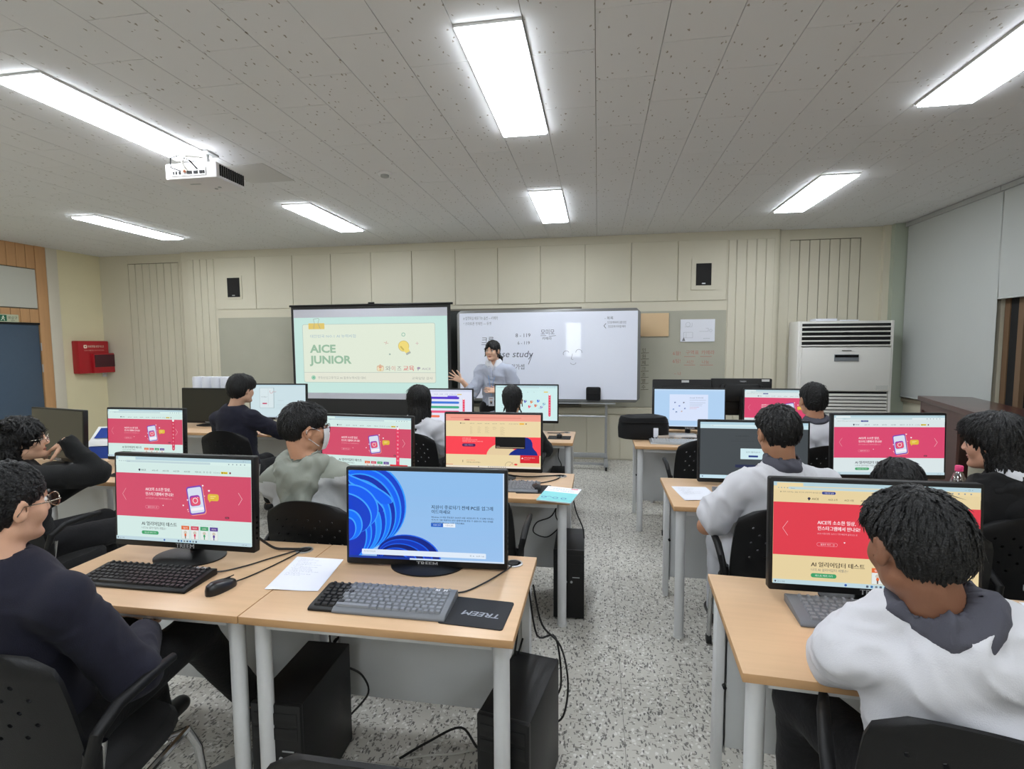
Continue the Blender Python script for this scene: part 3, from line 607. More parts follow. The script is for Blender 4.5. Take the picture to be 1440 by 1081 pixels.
# --- pictures on the screens (1200 x 669)
def browser(a, top=(206, 226, 228), tint=None):
    a.rect(0, 0, 1200, 26, (178, 206, 216)); a.rr(20, 5, 160, 22, 5, top); a.rect(0, 26, 1200, 26, top); a.rr(90, 31, 760, 16, 8, (190, 212, 216)); a.text('www.', 104, 44, 11, (120, 140, 146))
    for i in range(4): a.el(30+i*18, 39, 4, 4, (150, 170, 174), 8)
    for i in range(5): a.el(1010+i*34, 39, 5, 5, (130, 150, 160), 8)
    a.text('—  ▢  ×', 1110, 19, 13, (90, 100, 110))
def page_pink(kind):
    bg, pk, dk = {'n': ((210, 232, 228), (208, 74, 104), (40, 44, 50)), 'y': ((228, 208, 160), (222, 58, 74), (46, 40, 36)), 'w': ((216, 228, 230), (216, 70, 110), (40, 44, 60))}[kind]
    a = Art(1200, 669); a.rect(0, 0, 1200, 669, bg); browser(a, tuple(min(255, c+4) for c in bg))
    if kind != 'n' or True: a.rect(0, 52, 1200, 24, bg)
    if kind != 'n': a.text('▶ 자주 사용하는 앱을 여기에 고정하여 표시합니다', 40, 69, 10, (120, 116, 104), fit=250); a.rr(292, 56, 82, 18, 8, (40, 60, 140)); a.text('기본으로 설정', 306, 69, 10, (230, 230, 240), fit=56)
    a.el(216, 104, 9, 8, (40, 40, 70), 12); a.poly([(210, 108), (222, 112), (214, 118)], (40, 40, 70)); a.text('AICE', 232, 112, 19, dk, fit=42)
    for i, q in enumerate(('AICE 소개', 'AICE 시험', 'AICE 강좌', 'AICE 광장', '커뮤니티')): a.text(q, 330+i*96, 112, 14, dk, fit=54)
    for i in range(3): a.ring(795+i*28, 106, 5, 7, (110, 120, 124), 10)
    a.text('로그인 회원가입', 878, 112, 12, (110, 120, 124), fit=54); a.rr(942, 98, 58, 16, 3, (226, 196, 40)); a.text('● 채널', 948, 111, 12, (60, 50, 20), fit=44); a.el(1022, 106, 8, 8, (120, 60, 70), 12)
    a.rect(0, 132, 1200, 348, pk)
    a.line([(90, 256), (58, 304), (90, 352)], 2.5, (236, 180, 190)); a.line([(1090, 256), (1122, 304), (1090, 352)], 2.5, (246, 210, 216))
    for dx, dy in ((0, 0), (1, 0)):
        a.text('AICE의 소소한 일상,', 268+dx, 268+dy, 30, (250, 236, 240), fit=226); a.text('인스타그램에서 만나요!', 268+dx, 306+dy, 30, (250, 236, 240), fit=252)
    a.text('AICE 시험 현장, 뉴스가 가장 빠르게 올라오는 곳', 268, 334, 13, (240, 180, 192), fit=238)
    a.rr(266, 388, 124, 24, 11, (240, 170, 186)); a.rr(267.5, 389.5, 121, 21, 10, pk); a.text('팔로우 하기   ▢', 288, 405, 13, (250, 220, 226), fit=84)
    a.rr(658, 222, 142, 224, 22, (236, 150, 130), -.16); a.rr(650, 216, 142, 224, 22, (120, 70, 180), -.16); a.rr(660, 228, 122, 200, 14, (214, 222, 238), -.16)
    a.rr(668, 290, 92, 84, 20, (150, 60, 170), -.16); a.rr(676, 304, 84, 66, 16, (226, 80, 110), -.16); a.ring(716, 332, 17, 24, (236, 214, 220), 18); a.el(738, 306, 4, 4, (236, 214, 220), 8)
    a.rr(676, 386, 116, 22, 10, (244, 238, 244), -.16); a.rr(826, 274, 96, 54, 16, (222, 184, 60)); a.poly([(836, 326), (858, 326), (840, 342)], (222, 184, 60)); a.rect(848, 290, 48, 5, (246, 226, 150)); a.rect(848, 304, 34, 5, (246, 226, 150))
    for x, y, r in ((784, 212, 8), (838, 250, 9), (648, 330, 7), (610, 374, 7), (650, 406, 5), (430, 382, 5), (800, 292, 4), (656, 420, 4)):
        a.el(x-r*.45, y-r*.3, r*.55, r*.55, (248, 232, 238), 8); a.el(x+r*.45, y-r*.3, r*.55, r*.55, (248, 232, 238), 8); a.poly([(x-r, y), (x, y+r), (x+r, y)], (248, 232, 238))
    a.rr(976, 446, 36, 16, 6, (120, 30, 56)); a.text('4 / 5', 984, 458, 10, (240, 200, 210))
    for dx in (0, 1.5): a.text('AI 얼리어답터 테스트', 232+dx, 545, 36, dk, fit=318)
    a.text('나의 AI 얼리어답터 레벨은?', 232, 574, 21, (110, 116, 120), fit=222); a.rr(232, 590, 154, 28, 13, (60, 158, 104)); a.text('테스트 하러 가기', 258, 610, 15, (230, 246, 236), fit=104)
    a.line([(590, 532), (640, 512), (690, 532), (740, 508), (790, 530), (850, 514), (900, 540)], 1, (170, 186, 184))
    for i, c in enumerate(((222, 104, 52), (206, 72, 96), (64, 158, 108), (84, 54, 146))):
        x = 592+i*84; a.rect(x, 536, 70, 102, (176, 190, 188)); a.rect(x+1.5, 560, 67, 76, (226, 232, 230)); a.rect(x, 534, 70, 30, c); a.text(('얼리', '액티브', '스마트', '리더')[i], x+14, 556, 15, (246, 236, 236), fit=40)
        a.el(x+35, 586, 14, 13, (206, 196, 180), 12); a.el(x+35, 606, 9, 12, c, 12); a.rect(x+31, 614, 8, 20, (96, 70, 60) if i == 0 else c)
    a.rect(0, 640, 1200, 29, (190, 214, 222)); a.el(16, 655, 6, 6, (60, 60, 80), 8); a.text('25°C 흐림', 28, 660, 11, (90, 104, 116)); a.el(440, 655, 8, 8, (50, 90, 170), 10)
    for i in range(7): a.rr(560+i*26, 648, 14, 14, 3, ((70, 84, 104), (50, 110, 170), (120, 130, 136))[i % 3])
    a.text('오후 1:40', 1120, 660, 11, (90, 104, 116))
    return a
def side_banner(a, x=1010, c=(226, 56, 96), y0=110, y1=610):
    a.rr(x, y0, 44, y1-y0, 22, c); a.el(x+22, y0+14, 17, 17, (240, 236, 240), 12)
    for i, q in enumerate('자격시험접수안내'): a.text(q, x+10, y0+74+i*48, 26, (250, 220, 230))
def alert(a, x=960, y=560, w=200, h=86):
    a.rect(x, y, w, h, (214, 34, 48)); a.poly([(x+14, y+46), (x+42, y+46), (x+28, y+24)], (250, 230, 230)); a.text('바이러스 검사 알림이 있습니다', x+50, y+36, 13, (250, 214, 214), fit=w*.56); a.text('지금 확인하기', x+50, y+58, 11, (250, 190, 190), fit=w*.3)
def page_bloom():
    a = Art(1200, 669); a.rect(0, 0, 1200, 669, (142, 188, 234))
    for i in range(12): a.rect(0, 669-56*(i+1)*.72, 1200, 41, tuple(int(p*(1-i/14)+q*i/14) for p, q in zip((152, 192, 236), (142, 188, 234))))
    def petal(cx, cy, rx, ry, c, rot=0, n=48):
        P = []
        for i in range(n):
            t_ = 2*PI*i/n; x, y = rx*math.cos(t_), ry*math.sin(t_); X, Y = cx+x*math.cos(rot)-y*math.sin(rot), cy+x*math.sin(rot)+y*math.cos(rot)
            P.append((min(max(X, 0), 1200), min(max(Y, 0), 669)))
        a.poly(P[::-1], c)
    blues = [(0, 60, 200), (0, 96, 244), (0, 40, 170), (0, 110, 250), (0, 52, 196), (20, 130, 250), (0, 60, 210), (0, 90, 240), (0, 44, 180), (10, 120, 250)]
    for i in range(9):
        petal(150-i*22, 250+i*30, 300-i*16, 320-i*14, (40, 150, 255), -.5+i*.05); petal(146-i*22, 254+i*30, 293-i*16, 313-i*14, blues[i % 10], -.5+i*.05)
    for i, (cx, cy, rx, ry, r) in enumerate(((40, 120, 330, 70, .35), (20, 160, 300, 60, .5), (40, 280, 200, 170, .3), (0, 330, 190, 150, .4), (0, 420, 110, 120, .2), (-10, 450, 70, 90, .2))):
        petal(cx, cy, rx, ry, (60, 160, 255), r); petal(cx-5, cy+6, rx-5, ry-4, blues[(i*3+1) % 10], r)
    for i in range(5): petal(470-i*26, 650+i*8, 250-i*34, 170-i*26, (10, 90, 230), .1); petal(466-i*26, 654+i*8, 245-i*34, 166-i*26, [(0, 30, 130), (0, 50, 180), (0, 24, 110), (0, 44, 170), (0, 20, 100)][i], .1)
    for dx in (0, 1.2):
        a.text('지원이 종료되기 전에 PC를 업그레', 648+dx, 276, 34, (44, 66, 92), fit=468); a.text('이드하세요', 648+dx, 310, 32, (44, 66, 92), fit=146)
    a.text('PC', 950, 276, 34, (10, 24, 40))
    for i, (q, f) in enumerate((('Windows 10 지원 종료일은 2025년 10월 14일입니다. 즉, 이 날짜 이후로는', 476), ('이 PC가 기술 지원이나 보안 업데이트를 받을 수 없습니다. 최신 상태를', 470), ('유지하려면 Windows 11을 구독하세요.', 256))):
        a.text(q, 648, 344+i*21, 15, (50, 70, 96), fit=f); a.text(q, 648.7, 344+i*21, 15, (50, 70, 96), fit=f)
    a.rect(646, 384, 92, 28, (24, 94, 196)); a.text('자세히 보기', 662, 403, 14, (220, 232, 250), fit=60); a.rect(740, 384, 92, 28, (236, 242, 250)); a.text('나중에 알림', 756, 403, 14, (110, 120, 140), fit=60)
    a.rr(104, 600, 960, 40, 6, (222, 234, 248)); a.text('찾으려면 여기에 입력', 120, 622, 13, (130, 140, 150), fit=90); a.text('한  A   오후 1:41', 940, 626, 13, (90, 100, 116), fit=110); a.rect(0, 652, 480, 17, (0, 50, 150)); a.rect(480, 657, 720, 12, (206, 222, 240))
    a.rect(1192, 0, 8, 669, (210, 226, 244)); return a
def page_orange():
    a = Art(1200, 669); cr = (234, 214, 168); a.rect(0, 0, 1200, 669, cr); a.rect(0, 0, 1200, 82, (240, 160, 142)); a.rect(0, 18, 1200, 3, (228, 130, 116)); a.rr(60, 36, 900, 12, 6, (226, 140, 126)); a.rr(236, 58, 70, 18, 8, (150, 40, 60))
    a.el(190, 112, 8, 8, (40, 40, 60), 10); a.text('AICE', 206, 119, 15, (70, 66, 60), fit=40)
    for i in range(5):
        a.text('AICE 소개', 306+i*96, 119, 13, (84, 78, 66), fit=56)
        for j in range((7, 6, 6, 3, 8)[i]): a.text('세부 항목', 310+i*96, 160+j*14, 9, (170, 152, 120), fit=(30, 40, 52, 50, 56)[i]*(.7+.3*(j % 2)))
    a.text('로그인  회원가입', 800, 119, 12, (110, 100, 84), fit=120); a.rr(936, 104, 58, 17, 3, (240, 180, 40)); a.el(1018, 112, 8, 8, (100, 60, 50), 10)
    a.rect(0, 278, 1200, 226, (250, 66, 80)); a.poly([(520, 504), (530, 470), (556, 430), (596, 396), (640, 372), (690, 360), (740, 366), (1000, 504)], (228, 204, 162))
    a.poly([(800, 504), (826, 470), (870, 440), (930, 410), (980, 380), (980, 278), (1040, 284), (1080, 310), (1098, 350), (1100, 400), (1120, 430), (1150, 460), (1166, 504)], (14, 40, 130))
    a.rect(632, 278, 376, 146, (14, 12, 14)); a.rect(644, 408, 350, 6, (200, 180, 150)); a.text('▶  0:00', 650, 400, 11, (220, 210, 200))
    for i, (q, f) in enumerate((('AI 역량 검정의 기준', 110), ('누구나 쉽게 도전하는 AICE 자격', 190), ('비전공자도 전공자도 함께하는 인공지능 시험', 262))): a.text(q, 210, 306+i*20, 16, (255, 200, 196), fit=f)
    a.rr(208, 368, 172, 38, 18, (70, 30, 90)); a.text('AICE 시작하기', 240, 392, 15, (240, 200, 220), fit=106)
    for dx in (0, 2): a.text('1', 206+dx, 604, 40, (60, 46, 40))
    a.text('AICE 자격 안내', 262, 584, 16, (214, 110, 80), fit=110); a.text('내게 맞는 AICE 자격은?', 262, 610, 18, (70, 56, 50), fit=180)
    a.ring(808, 640, 50, 53, (110, 96, 80), 24, .2, PI); a.line([(808, 640), (860, 590)], 3, (200, 80, 80)); a.el(890, 620, 22, 12, (226, 70, 70), 12)
    alert(a, 944, 502, 240, 98); a.rect(0, 645, 1200, 24, (232, 222, 206)); a.el(420, 657, 7, 7, (80, 80, 90), 8)
    for i in range(10): a.rr(540+i*24, 652, 11, 11, 3, (130, 120, 110))
    a.rect(0, 630, 90, 5, (210, 70, 60)); return a
def page_icons():
    a = Art(1200, 669); a.rect(0, 0, 1200, 669, (206, 236, 236)); browser(a, (200, 230, 232)); a.rect(60, 96, 900, 2, (180, 214, 214))
    for i in range(3): a.text('메뉴', 500+i*120, 130, 14, (110, 140, 146))
    a.rr(940, 112, 80, 20, 4, (226, 200, 90))
    for x, y, c in ((560, 280, (60, 70, 160)), (680, 290, (200, 110, 60)), (810, 270, (50, 100, 200)), (640, 380, (210, 60, 90)), (760, 360, (200, 90, 60)), (870, 390, (130, 140, 190)), (920, 330, (120, 170, 190))):
        a.rr(x, y, 52, 34, 8, c); a.el(x+18, y+38, 16, 16, tuple(min(255, k+40) for k in c), 12); a.rect(x+24, y+6, 22, 12, (240, 236, 236))
    a.text('AICE', 840, 440, 20, (120, 140, 160)); side_banner(a, 1030, (232, 50, 92), 160, 590); a.rect(0, 649, 1200, 20, (214, 232, 240))
    a.text('나의 시험 결과', 120, 220, 30, (80, 110, 120), fit=240)
    for j in range(5): a.rect(120, 260+j*40, 280, 6, (170, 204, 208))
    return a
def page_bars():
    a = Art(1200, 669); a.rect(0, 0, 1200, 669, (224, 228, 246)); a.rect(0, 0, 1200, 44, (208, 214, 236)); a.text('AICE   시험   강좌   커뮤니티', 420, 96, 20, (120, 124, 160), fit=460); a.rr(900, 82, 90, 20, 4, (220, 200, 110))
    for i, c in enumerate(((84, 50, 200), (60, 120, 216), (60, 168, 130), (232, 90, 130), (240, 120, 90))):
        a.rr(120, 140+i*92, 820 if i != 4 else 420, 46, 22, c); a.rr(700, 118, 200, 24, 10, (110, 90, 220)) if i == 0 else None; a.text('AICE BASIC', 160, 172+i*92, 24, (236, 236, 250), fit=190)
    side_banner(a, 1010, (230, 52, 92), 170, 600); return a
def page_dialog():
    a = Art(1200, 669); a.rect(0, 0, 1200, 669, (202, 222, 228)); a.rect(0, 0, 1200, 24, (186, 212, 224)); a.rect(200, 60, 320, 420, (160, 180, 186)); a.rect(206, 66, 300, 408, (214, 228, 232)); a.rect(388, 80, 3, 360, (150, 164, 170))
    a.ring(460, 140, 30, 36, (200, 110, 120), 16, 2.4, 6); a.text('감상하기', 480, 150, 24, (190, 80, 90)); a.text('사진 선택', 230, 260, 26, (110, 120, 130)); a.line([(330, 270), (370, 240)], 3, (120, 130, 140)); a.rr(262, 372, 100, 26, 6, (190, 60, 100))
    a.text('이미지 출처 보기', 600, 330, 18, (150, 170, 176)); a.line([(520, 160), (560, 150)], 3, (130, 140, 150))
    for i in range(4): a.rect(560, 400+i*30, 240, 3, (180, 200, 206))
    a.rect(0, 645, 1200, 24, (190, 208, 220)); a.el(560, 657, 7, 7, (90, 110, 150), 8); return a
def page_card():
    a = Art(1200, 669); a.rect(0, 0, 1200, 669, (176, 208, 240)); a.rect(0, 0, 1200, 30, (190, 216, 242)); a.rect(264, 92, 660, 470, (214, 226, 250))
    for x, y, c in ((360, 240, (60, 90, 150)), (510, 240, (80, 80, 100)), (436, 300, (50, 90, 190)), (334, 362, (50, 120, 190)), (530, 346, (60, 90, 170)), (384, 410, (40, 90, 150)), (476, 398, (190, 160, 150))): a.el(x, y, 15, 13, c, 10); a.el(x+5, y+4, 7, 6, (220, 226, 240), 8)
    a.text('Chrome을 기본 브라우저로', 606, 160, 24, (70, 84, 104), fit=236)
    for i, (y, wd, c) in enumerate(((190, 280, (150, 160, 180)), (235, 270, (130, 140, 160)), (262, 220, (140, 150, 170)), (290, 210, (150, 160, 180)), (318, 160, (200, 110, 130)), (346, 120, (220, 130, 140)))): a.rect(610, y, wd, 4, c)
    a.rect(0, 650, 1200, 19, (200, 220, 240)); return a
def page_dark():
    a = Art(1200, 669); a.rect(0, 0, 1200, 669, (66, 72, 76)); a.rect(0, 0, 1200, 26, (176, 208, 222)); a.rect(0, 26, 1200, 48, (196, 222, 230)); a.rr(120, 34, 600, 14, 6, (214, 232, 236)); a.text('www.', 130, 45, 10, (90, 110, 120)); a.rect(0, 74, 1200, 3, (46, 50, 54))
    a.text('AI 시험 시작하기', 400, 170, 22, (44, 48, 52), fit=150); a.rect(350, 222, 260, 4, (58, 62, 66)); a.rect(400, 196, 130, 3, (56, 60, 64)); a.rect(400, 500, 500, 34, (36, 44, 78))
    a.rr(458, 308, 290, 126, 4, (206, 232, 238)); a.text('답안이 제출되었습니다', 520, 358, 22, (120, 140, 146), fit=160); a.rr(548, 388, 106, 22, 4, (30, 54, 130)); a.rect(0, 628, 1200, 41, (196, 224, 236)); a.el(30, 648, 8, 8, (90, 110, 140), 8); a.text('● ● ●', 500, 656, 14, (90, 110, 140)); return a
ARTN = page_pink('n'); ARTB = page_pink('n'); side_banner(ARTB); alert(ARTB, 930, 562, 230, 100); ARTR = page_pink('n'); side_banner(ARTR, 1040, (206, 50, 84), 130, 560)
ARTY = page_pink('y'); ARTW = page_pink('w'); ARTW2 = page_pink('w')
make_monitor('monitor on the nearest desk showing a blue flower wallpaper and upgrade notice', -.627, 1.787, .727, .045, page_bloom())
make_monitor('monitor at near left showing the red web page, beside the boy with glasses', -1.585, 1.72, .765, 0, ARTN)
make_monitor('large monitor at near right with warm cream and red page, partly behind a head', .862, 1.744, .748, 0, ARTY)
make_monitor('second row monitor beside the aisle showing an orange page with a dark video', -.634, 3.08, .765, .03, page_orange())
make_monitor('second row monitor with red page and red alert, right of the masked boy', -1.375, 2.88, .765, -.08, ARTB)
make_monitor('monitor far left with a red page, in front of the blue recycling bin', -3.09, 3.07, .76, 0, ARTR)
make_monitor('switched off monitor at far left with a small yellow sticker in its corner', -3.77, 3.03, .75, -.22, None, off=mat('off_screen', (52, 50, 46), .3))
make_monitor('third row monitor with pale teal page and icons, behind the bun haired girl', -.666, 4.82, .805, 0, page_icons())
make_monitor('third row monitor showing coloured bars, partly hidden by long hair', -1.50, 4.86, .755, 0, page_bars())
make_monitor('third row monitor with a grey dialog page, right of the man in navy', -3.20, 4.75, .80, .05, page_dialog())
make_monitor('wide black switched off screen left of the man in navy', -4.03, 4.78, .745, 0, None, off=mat('off_screen2', (28, 28, 26), .3))
make_monitor('second row monitor right of the aisle with dimmed page and white dialog', .895, 3.199-.06, .735, .02, page_dark())
make_monitor('second row monitor at right showing the red page above a lowered head', 1.60, 3.13, .79, .11, ARTW)
make_monitor('third row monitor right of the aisle with a light blue page and white card', .80, 4.72, .79, -.03, page_card())
make_monitor('third row monitor showing the red page left of the short haired boy', 1.53, 4.60, .80, -.06, ARTW2)
def back_monitor(label, x, y, zt, W, sticker, txt, arm):
    t = thing('monitor', label, 'monitor', (x, y, .72)); h = zt-.72
    MB().prism(rbox(-W/2, W/2, h-.36, h, .01), 0, .035, 1).prism(rbox(-W/2+.08, W/2-.08, h-.3, h-.06, .02), -.02, .0, 1).build('housing', 'black', t, bevel=.004)
    MB().box((-W/2+.01, .034, h-.345), (W/2-.01, .0365, h-.01)).build('screen', 'black_gloss', t)
    MB().box((sticker-.035, -.003, h-.028), (sticker+.035, -.001, h-.006)).build('sticker', 'white', t)
    MB().tube([(0, -.02, h-.18), (0, -.06, h-.18), (0, -.06, .02)], .03, 12).build('stand_neck', 'black', t, smooth=True)
    MB().lathe([(.12, 0), (.12, .006), (.03, .014)], 28, (0, -.02, .0005), 1, .8).build('stand_base', 'black', t, smooth=True)
    if arm: MB().prism(rbox(-.17, .17, h-.22, h-.05, .03), -.06, -.02, 1).build('rear_cover', 'black', t, bevel=.01)
    a = Art(20, 5); a.text(txt, 1, 4, 4, (70, 70, 74) if txt == 'LG' else (200, 200, 204)); a.build('badge', 'art_p', t, .1, .025, lambda u, v, d: (-.02+u, -.0005-d-(0 if txt != 'LG' else .0), h-.04+v))
back_monitor('black monitor seen from behind with a white sticker and a dim round logo', .82, 5.26, 1.195, .56, .03, 'LG', False)
back_monitor('black monitor seen from behind at right of the first, arm cover visible', 1.38, 5.3, 1.205, .56, .22, 'TREEM', True)
# ------------------------------------------------------------------ keyboards, mice, mats
def key_mesh(w_):
    o = MB().add([(-w_/2, -.0075, 0), (w_/2, -.0075, 0), (w_/2, .0075, 0), (-w_/2, .0075, 0), (-w_/2+.0025, -.005, .006), (w_/2-.0025, -.005, .006), (w_/2-.0025, .006, .006), (-w_/2+.0025, .006, .006)],
                 [(0, 1, 5, 4), (1, 2, 6, 5), (2, 3, 7, 6), (3, 0, 4, 7), (4, 5, 6, 7)])
    return o
KM = {}
def keyboard(label, x, y, rz, body='black', keys='key_black', single=True, covered=None, text=(190, 190, 194), z=.72):
    """covered = x (m) beyond which a grey silicone cover lies over the keys"""
    t = thing('keyboard', label, 'keyboard', (x, y, z+.0005), rz)
    KW, KD = .445, .155
    def prof(x0, x1, d, m, nm):
        P = [(-KD/2-d, 0), (KD/2+d, 0), (KD/2+d, .022+d), (KD/2-.02, .026+d), (-KD/2+.012, .013+d), (-KD/2-d, .008)]
        return MB().prism(P, x0, x1, 0).build(nm, m, t, bevel=.003)
    prof(-KW/2, KW/2, 0, body, 'case')
    if covered is not None: prof(covered, KW/2+.002, .003, 'key_grey2', 'silicone_cover')
    rows = [(.058, 17), (.035, 21), (.0165, 21), (-.002, 18), (-.0205, 21), (-.039, 18), (-.0575, 16)]
    joined = MB(); joined2 = MB()
    for ri, (yy, n) in enumerate(rows):
        x_ = -KW/2+.015; tot = KW-.03; ws = [tot/n]*n
        if ri == 6: ws = [.024]*3+[.115]+[.024]*4; s_ = sum(ws); ws += [(tot-s_)/7]*7
        elif ri == 0: ws = [.014]*17
        sl = 13/(KD-.032)*.001
        for wk in ws:
            cx_ = x_+wk/2; x_ += wk+(0 if ri else (tot-17*.014)/16); zz = .0135+(yy+KD/2-.012)*.0955
            isc = covered is not None and cx_-wk/2 > covered+.004*((ri*7) % 3-1)*4
            kd = round(wk-.0025, 4); km = keys if not isc else 'key_grey'; dz = .003 if isc else 0
            if single:
                if (kd, km) not in KM:
                    o = key_mesh(kd).build('key', km); KM[(kd, km)] = o.data; bpy.data.objects.remove(o)
                k = link('key', KM[(kd, km)], t, (cx_, yy, zz+dz)); k.rotation_euler = (.095, 0, 0)
            else:
                kk = key_mesh(kd); joined.add([(a+cx_, b+yy, c+zz+dz) for a, b, c in kk.v], kk.f)
    if joined.v: joined.build('keys', keys if covered is None else 'key_grey', t)['kind'] = 'stuff'
    a = Art(44, 15); a.text('TREEM', 36.4, 2.4, 1.5, text, fit=5); a.text('TREEM', 36.5, 2.4, 1.5, text, fit=5)
    a.build('badge', 'art_p', t, .44, .15, lambda u, v, d: (-.22+u, -.075+v, .0145+(v)*.0955+.0035+d))
    return t
keyboard('keyboard on nearest desk, grey silicone cover slipped right baring black keys', -.672, 1.512, 0, covered=-.14, text=(225, 225, 230))
keyboard('black keyboard on the near left desk beside a mouse', -1.585, 1.548, 0)
k = keyboard('grey covered keyboard at near right, partly under the monitor', .835, 1.64, -.04, covered=-.24)
keyboard('grey keyboard on second row desk left of the teal booklet', -.55, 2.89, 0, covered=-.24, single=False)
keyboard('black keyboard beside the elbow of the girl in black', -2.86, 2.86, 0, single=False)
keyboard('grey keyboard beside the printed sheet on the second row right desk', .88, 2.92, 0, covered=-.24, single=False)
keyboard('pale grey keyboard on the third row desk near the black bag', .66, 4.42, 0, body='alu', keys='alu', single=False)
keyboard('grey keyboard on the third row desk below the pale teal monitor', -.70, 4.53, 0, covered=-.24, single=False)
def mouse(label, x, y, rz):
    t = thing('computer_mouse', label, 'mouse', (x, y, .7205), rz)
    n = 16; V = []; prof = [(1, 0), (1, .4), (.92, .75), (.7, .95), (.35, 1.02)]
    for r, h in prof:
        for j in range(n):
            a_ = 2*PI*j/n; yy = math.sin(a_)*.055*r; V.append((math.cos(a_)*.03*r*(1-.12*math.cos(2*a_)), yy, .034*h*(1-.25*(yy/.055)) if h else 0))
    F = [(i*n+j, i*n+(j+1) % n, (i+1)*n+(j+1) % n, (i+1)*n+j) for i in range(4) for j in range(n)]+[tuple(range(n))[::-1], tuple(range(4*n, 5*n))]
    MB().add(V, F).build('shell', 'key_black', t, smooth=True); MB().box((-.003, .012, .026), (.003, .034, .034)).build('wheel', 'rubber', t, bevel=.001)
    MB().box((-.0006, .01, .03), (.0006, .05, .0335)).build('button_seam', 'dark', t)
mouse('black computer mouse on the near left desk', -1.262, 1.518, -.25)
mouse('black mouse on the mat beside the teal booklet', -.34, 2.88, .2)
mouse('black mouse on the mat of the third row desk by the aisle', -.33, 4.55, 0)
def mousepad(label, x, y, rz, w_=.20, d_=.165, logo=False):
    t = thing('mouse_pad', label, 'mouse pad', (x, y, .7202), rz)
    MB().prism(rbox(-w_/2, w_/2, -d_/2, d_/2, .008), 0, .003, 2).build('pad', 'black_fab' if not logo else mat('pad_top', (30, 30, 33), .8, bump=(500, .1)), t)
    if logo:
        a = Art(200, 165)
        for dx, dy in ((0, 0), (1.5, 0), (0, 1.5), (1.5, 1.5)): a.text('TREEM', 178+dx, 84+dy, 34, (150, 152, 160), fit=118, rot=PI+.03, skew=.2)
        a.build('logo', 'art_p', t, w_, d_, lambda u, v, d: (-w_/2+u, -d_/2+v, .0031+d))
mousepad('black mouse pad with upside-down grey lettering on the nearest desk', -.363, 1.503, -.06, logo=True)
mousepad('black mouse pad under the mouse beside the teal booklet', -.355, 2.885, .1)
mousepad('black mouse pad on the third row desk by the aisle', -.33, 4.545, 0)
# papers and booklet
def sheet(label, pts, seed, name='printed_sheet'):
    """pts: bl, br, tr, tl in xy; slightly curled sheet with lines of text"""
    t = thing(name, label, 'paper', (pts[0][0], pts[0][1], .7206)); n = 8; rn = random.Random(seed)
    def P(u, v):
        a, b, c, d = [Vector(p) for p in pts]; q = (a*(1-u)+b*u)*(1-v)+(d*(1-u)+c*u)*v - a
        return (q.x, q.y, .0012+.006*max(0, .18-v)*(1+math.sin(u*7)))
    V = [P(i/n, j/n) for j in range(n+1) for i in range(n+1)]; F = [(j*(n+1)+i, j*(n+1)+i+1, (j+1)*(n+1)+i+1, (j+1)*(n+1)+i) for j in range(n) for i in range(n)]
    V2 = [(x, y, z-.0008) for x, y, z in V]; MB().add(V, F).add(V2, [f[::-1] for f in F]).build('page', 'paper', t, smooth=True)
    a = Art(210, 297)
    for i in range(15):
        y = 22+i*11; a.text(rn.choice(('Part 1.  실습 내용 정리와 예제', '- 데이터를 불러오고 분석한다', '2) 결과를 저장하여 제출', 'AI 활용 능력 시험 안내문')), 20+rn.choice((0, 8)), y, 6, (150, 154, 166), fit=rn.uniform(40, 130))
    a.build('print', 'art_p', t, 1, 1, lambda u, v, d: (*P(u, v)[:2], P(u, v)[2]+.0003+d))
sheet('printed white sheet lying across two near desks left of the blue screen', [(-1.117, 1.542), (-.928, 1.556), (-.968, 1.813), (-1.162, 1.811)], 1)
sheet('printed sheet at the front edge of the second row right desk', [(.46, 2.787), (.655, 2.828), (.62, 3.071), (.428, 3.059)], 2)
sheet('white sheet at the right edge on the near right desk', [(1.30, 1.58), (1.48, 1.54), (1.53, 1.79), (1.33, 1.83)], 3)
t = thing('booklet', 'teal and white booklet jutting over the aisle edge of the second row desk', 'book', (-.316, 2.666, .7235))
B = [Vector((0, 0)), Vector((.185, -.035)), Vector((.232, .224)), Vector((.039, .271))]
MB().prism([tuple(q) for q in B], .0005, .006, 2).build('pages', 'white', t)
a = Art(210, 297); a.rect(0, 0, 210, 110, (232, 234, 240)); a.rect(0, 110, 210, 187, (128, 204, 206)); a.text('AI 활용능력 주니어', 40, 50, 24, (120, 150, 190), fit=120); a.text('인공지능 첫걸음 문제집', 30, 84, 20, (110, 130, 170), fit=150); a.rr(150, 12, 44, 16, 6, (200, 60, 80))
for x in (30, 100, 150): a.ring(x, 230, 12, 17, (50, 100, 160), 16)
a.line([(30, 230), (60, 210), (80, 230)], 4, (50, 100, 160)); a.rect(0, 262, 210, 2, (90, 160, 170))
a.build('cover', 'art_p', t, 1, 1, lambda u, v, d: (*((B[0]*(1-u)+B[1]*u)*(1-v)+(B[3]*(1-u)+B[2]*u)*v), .0062+d))
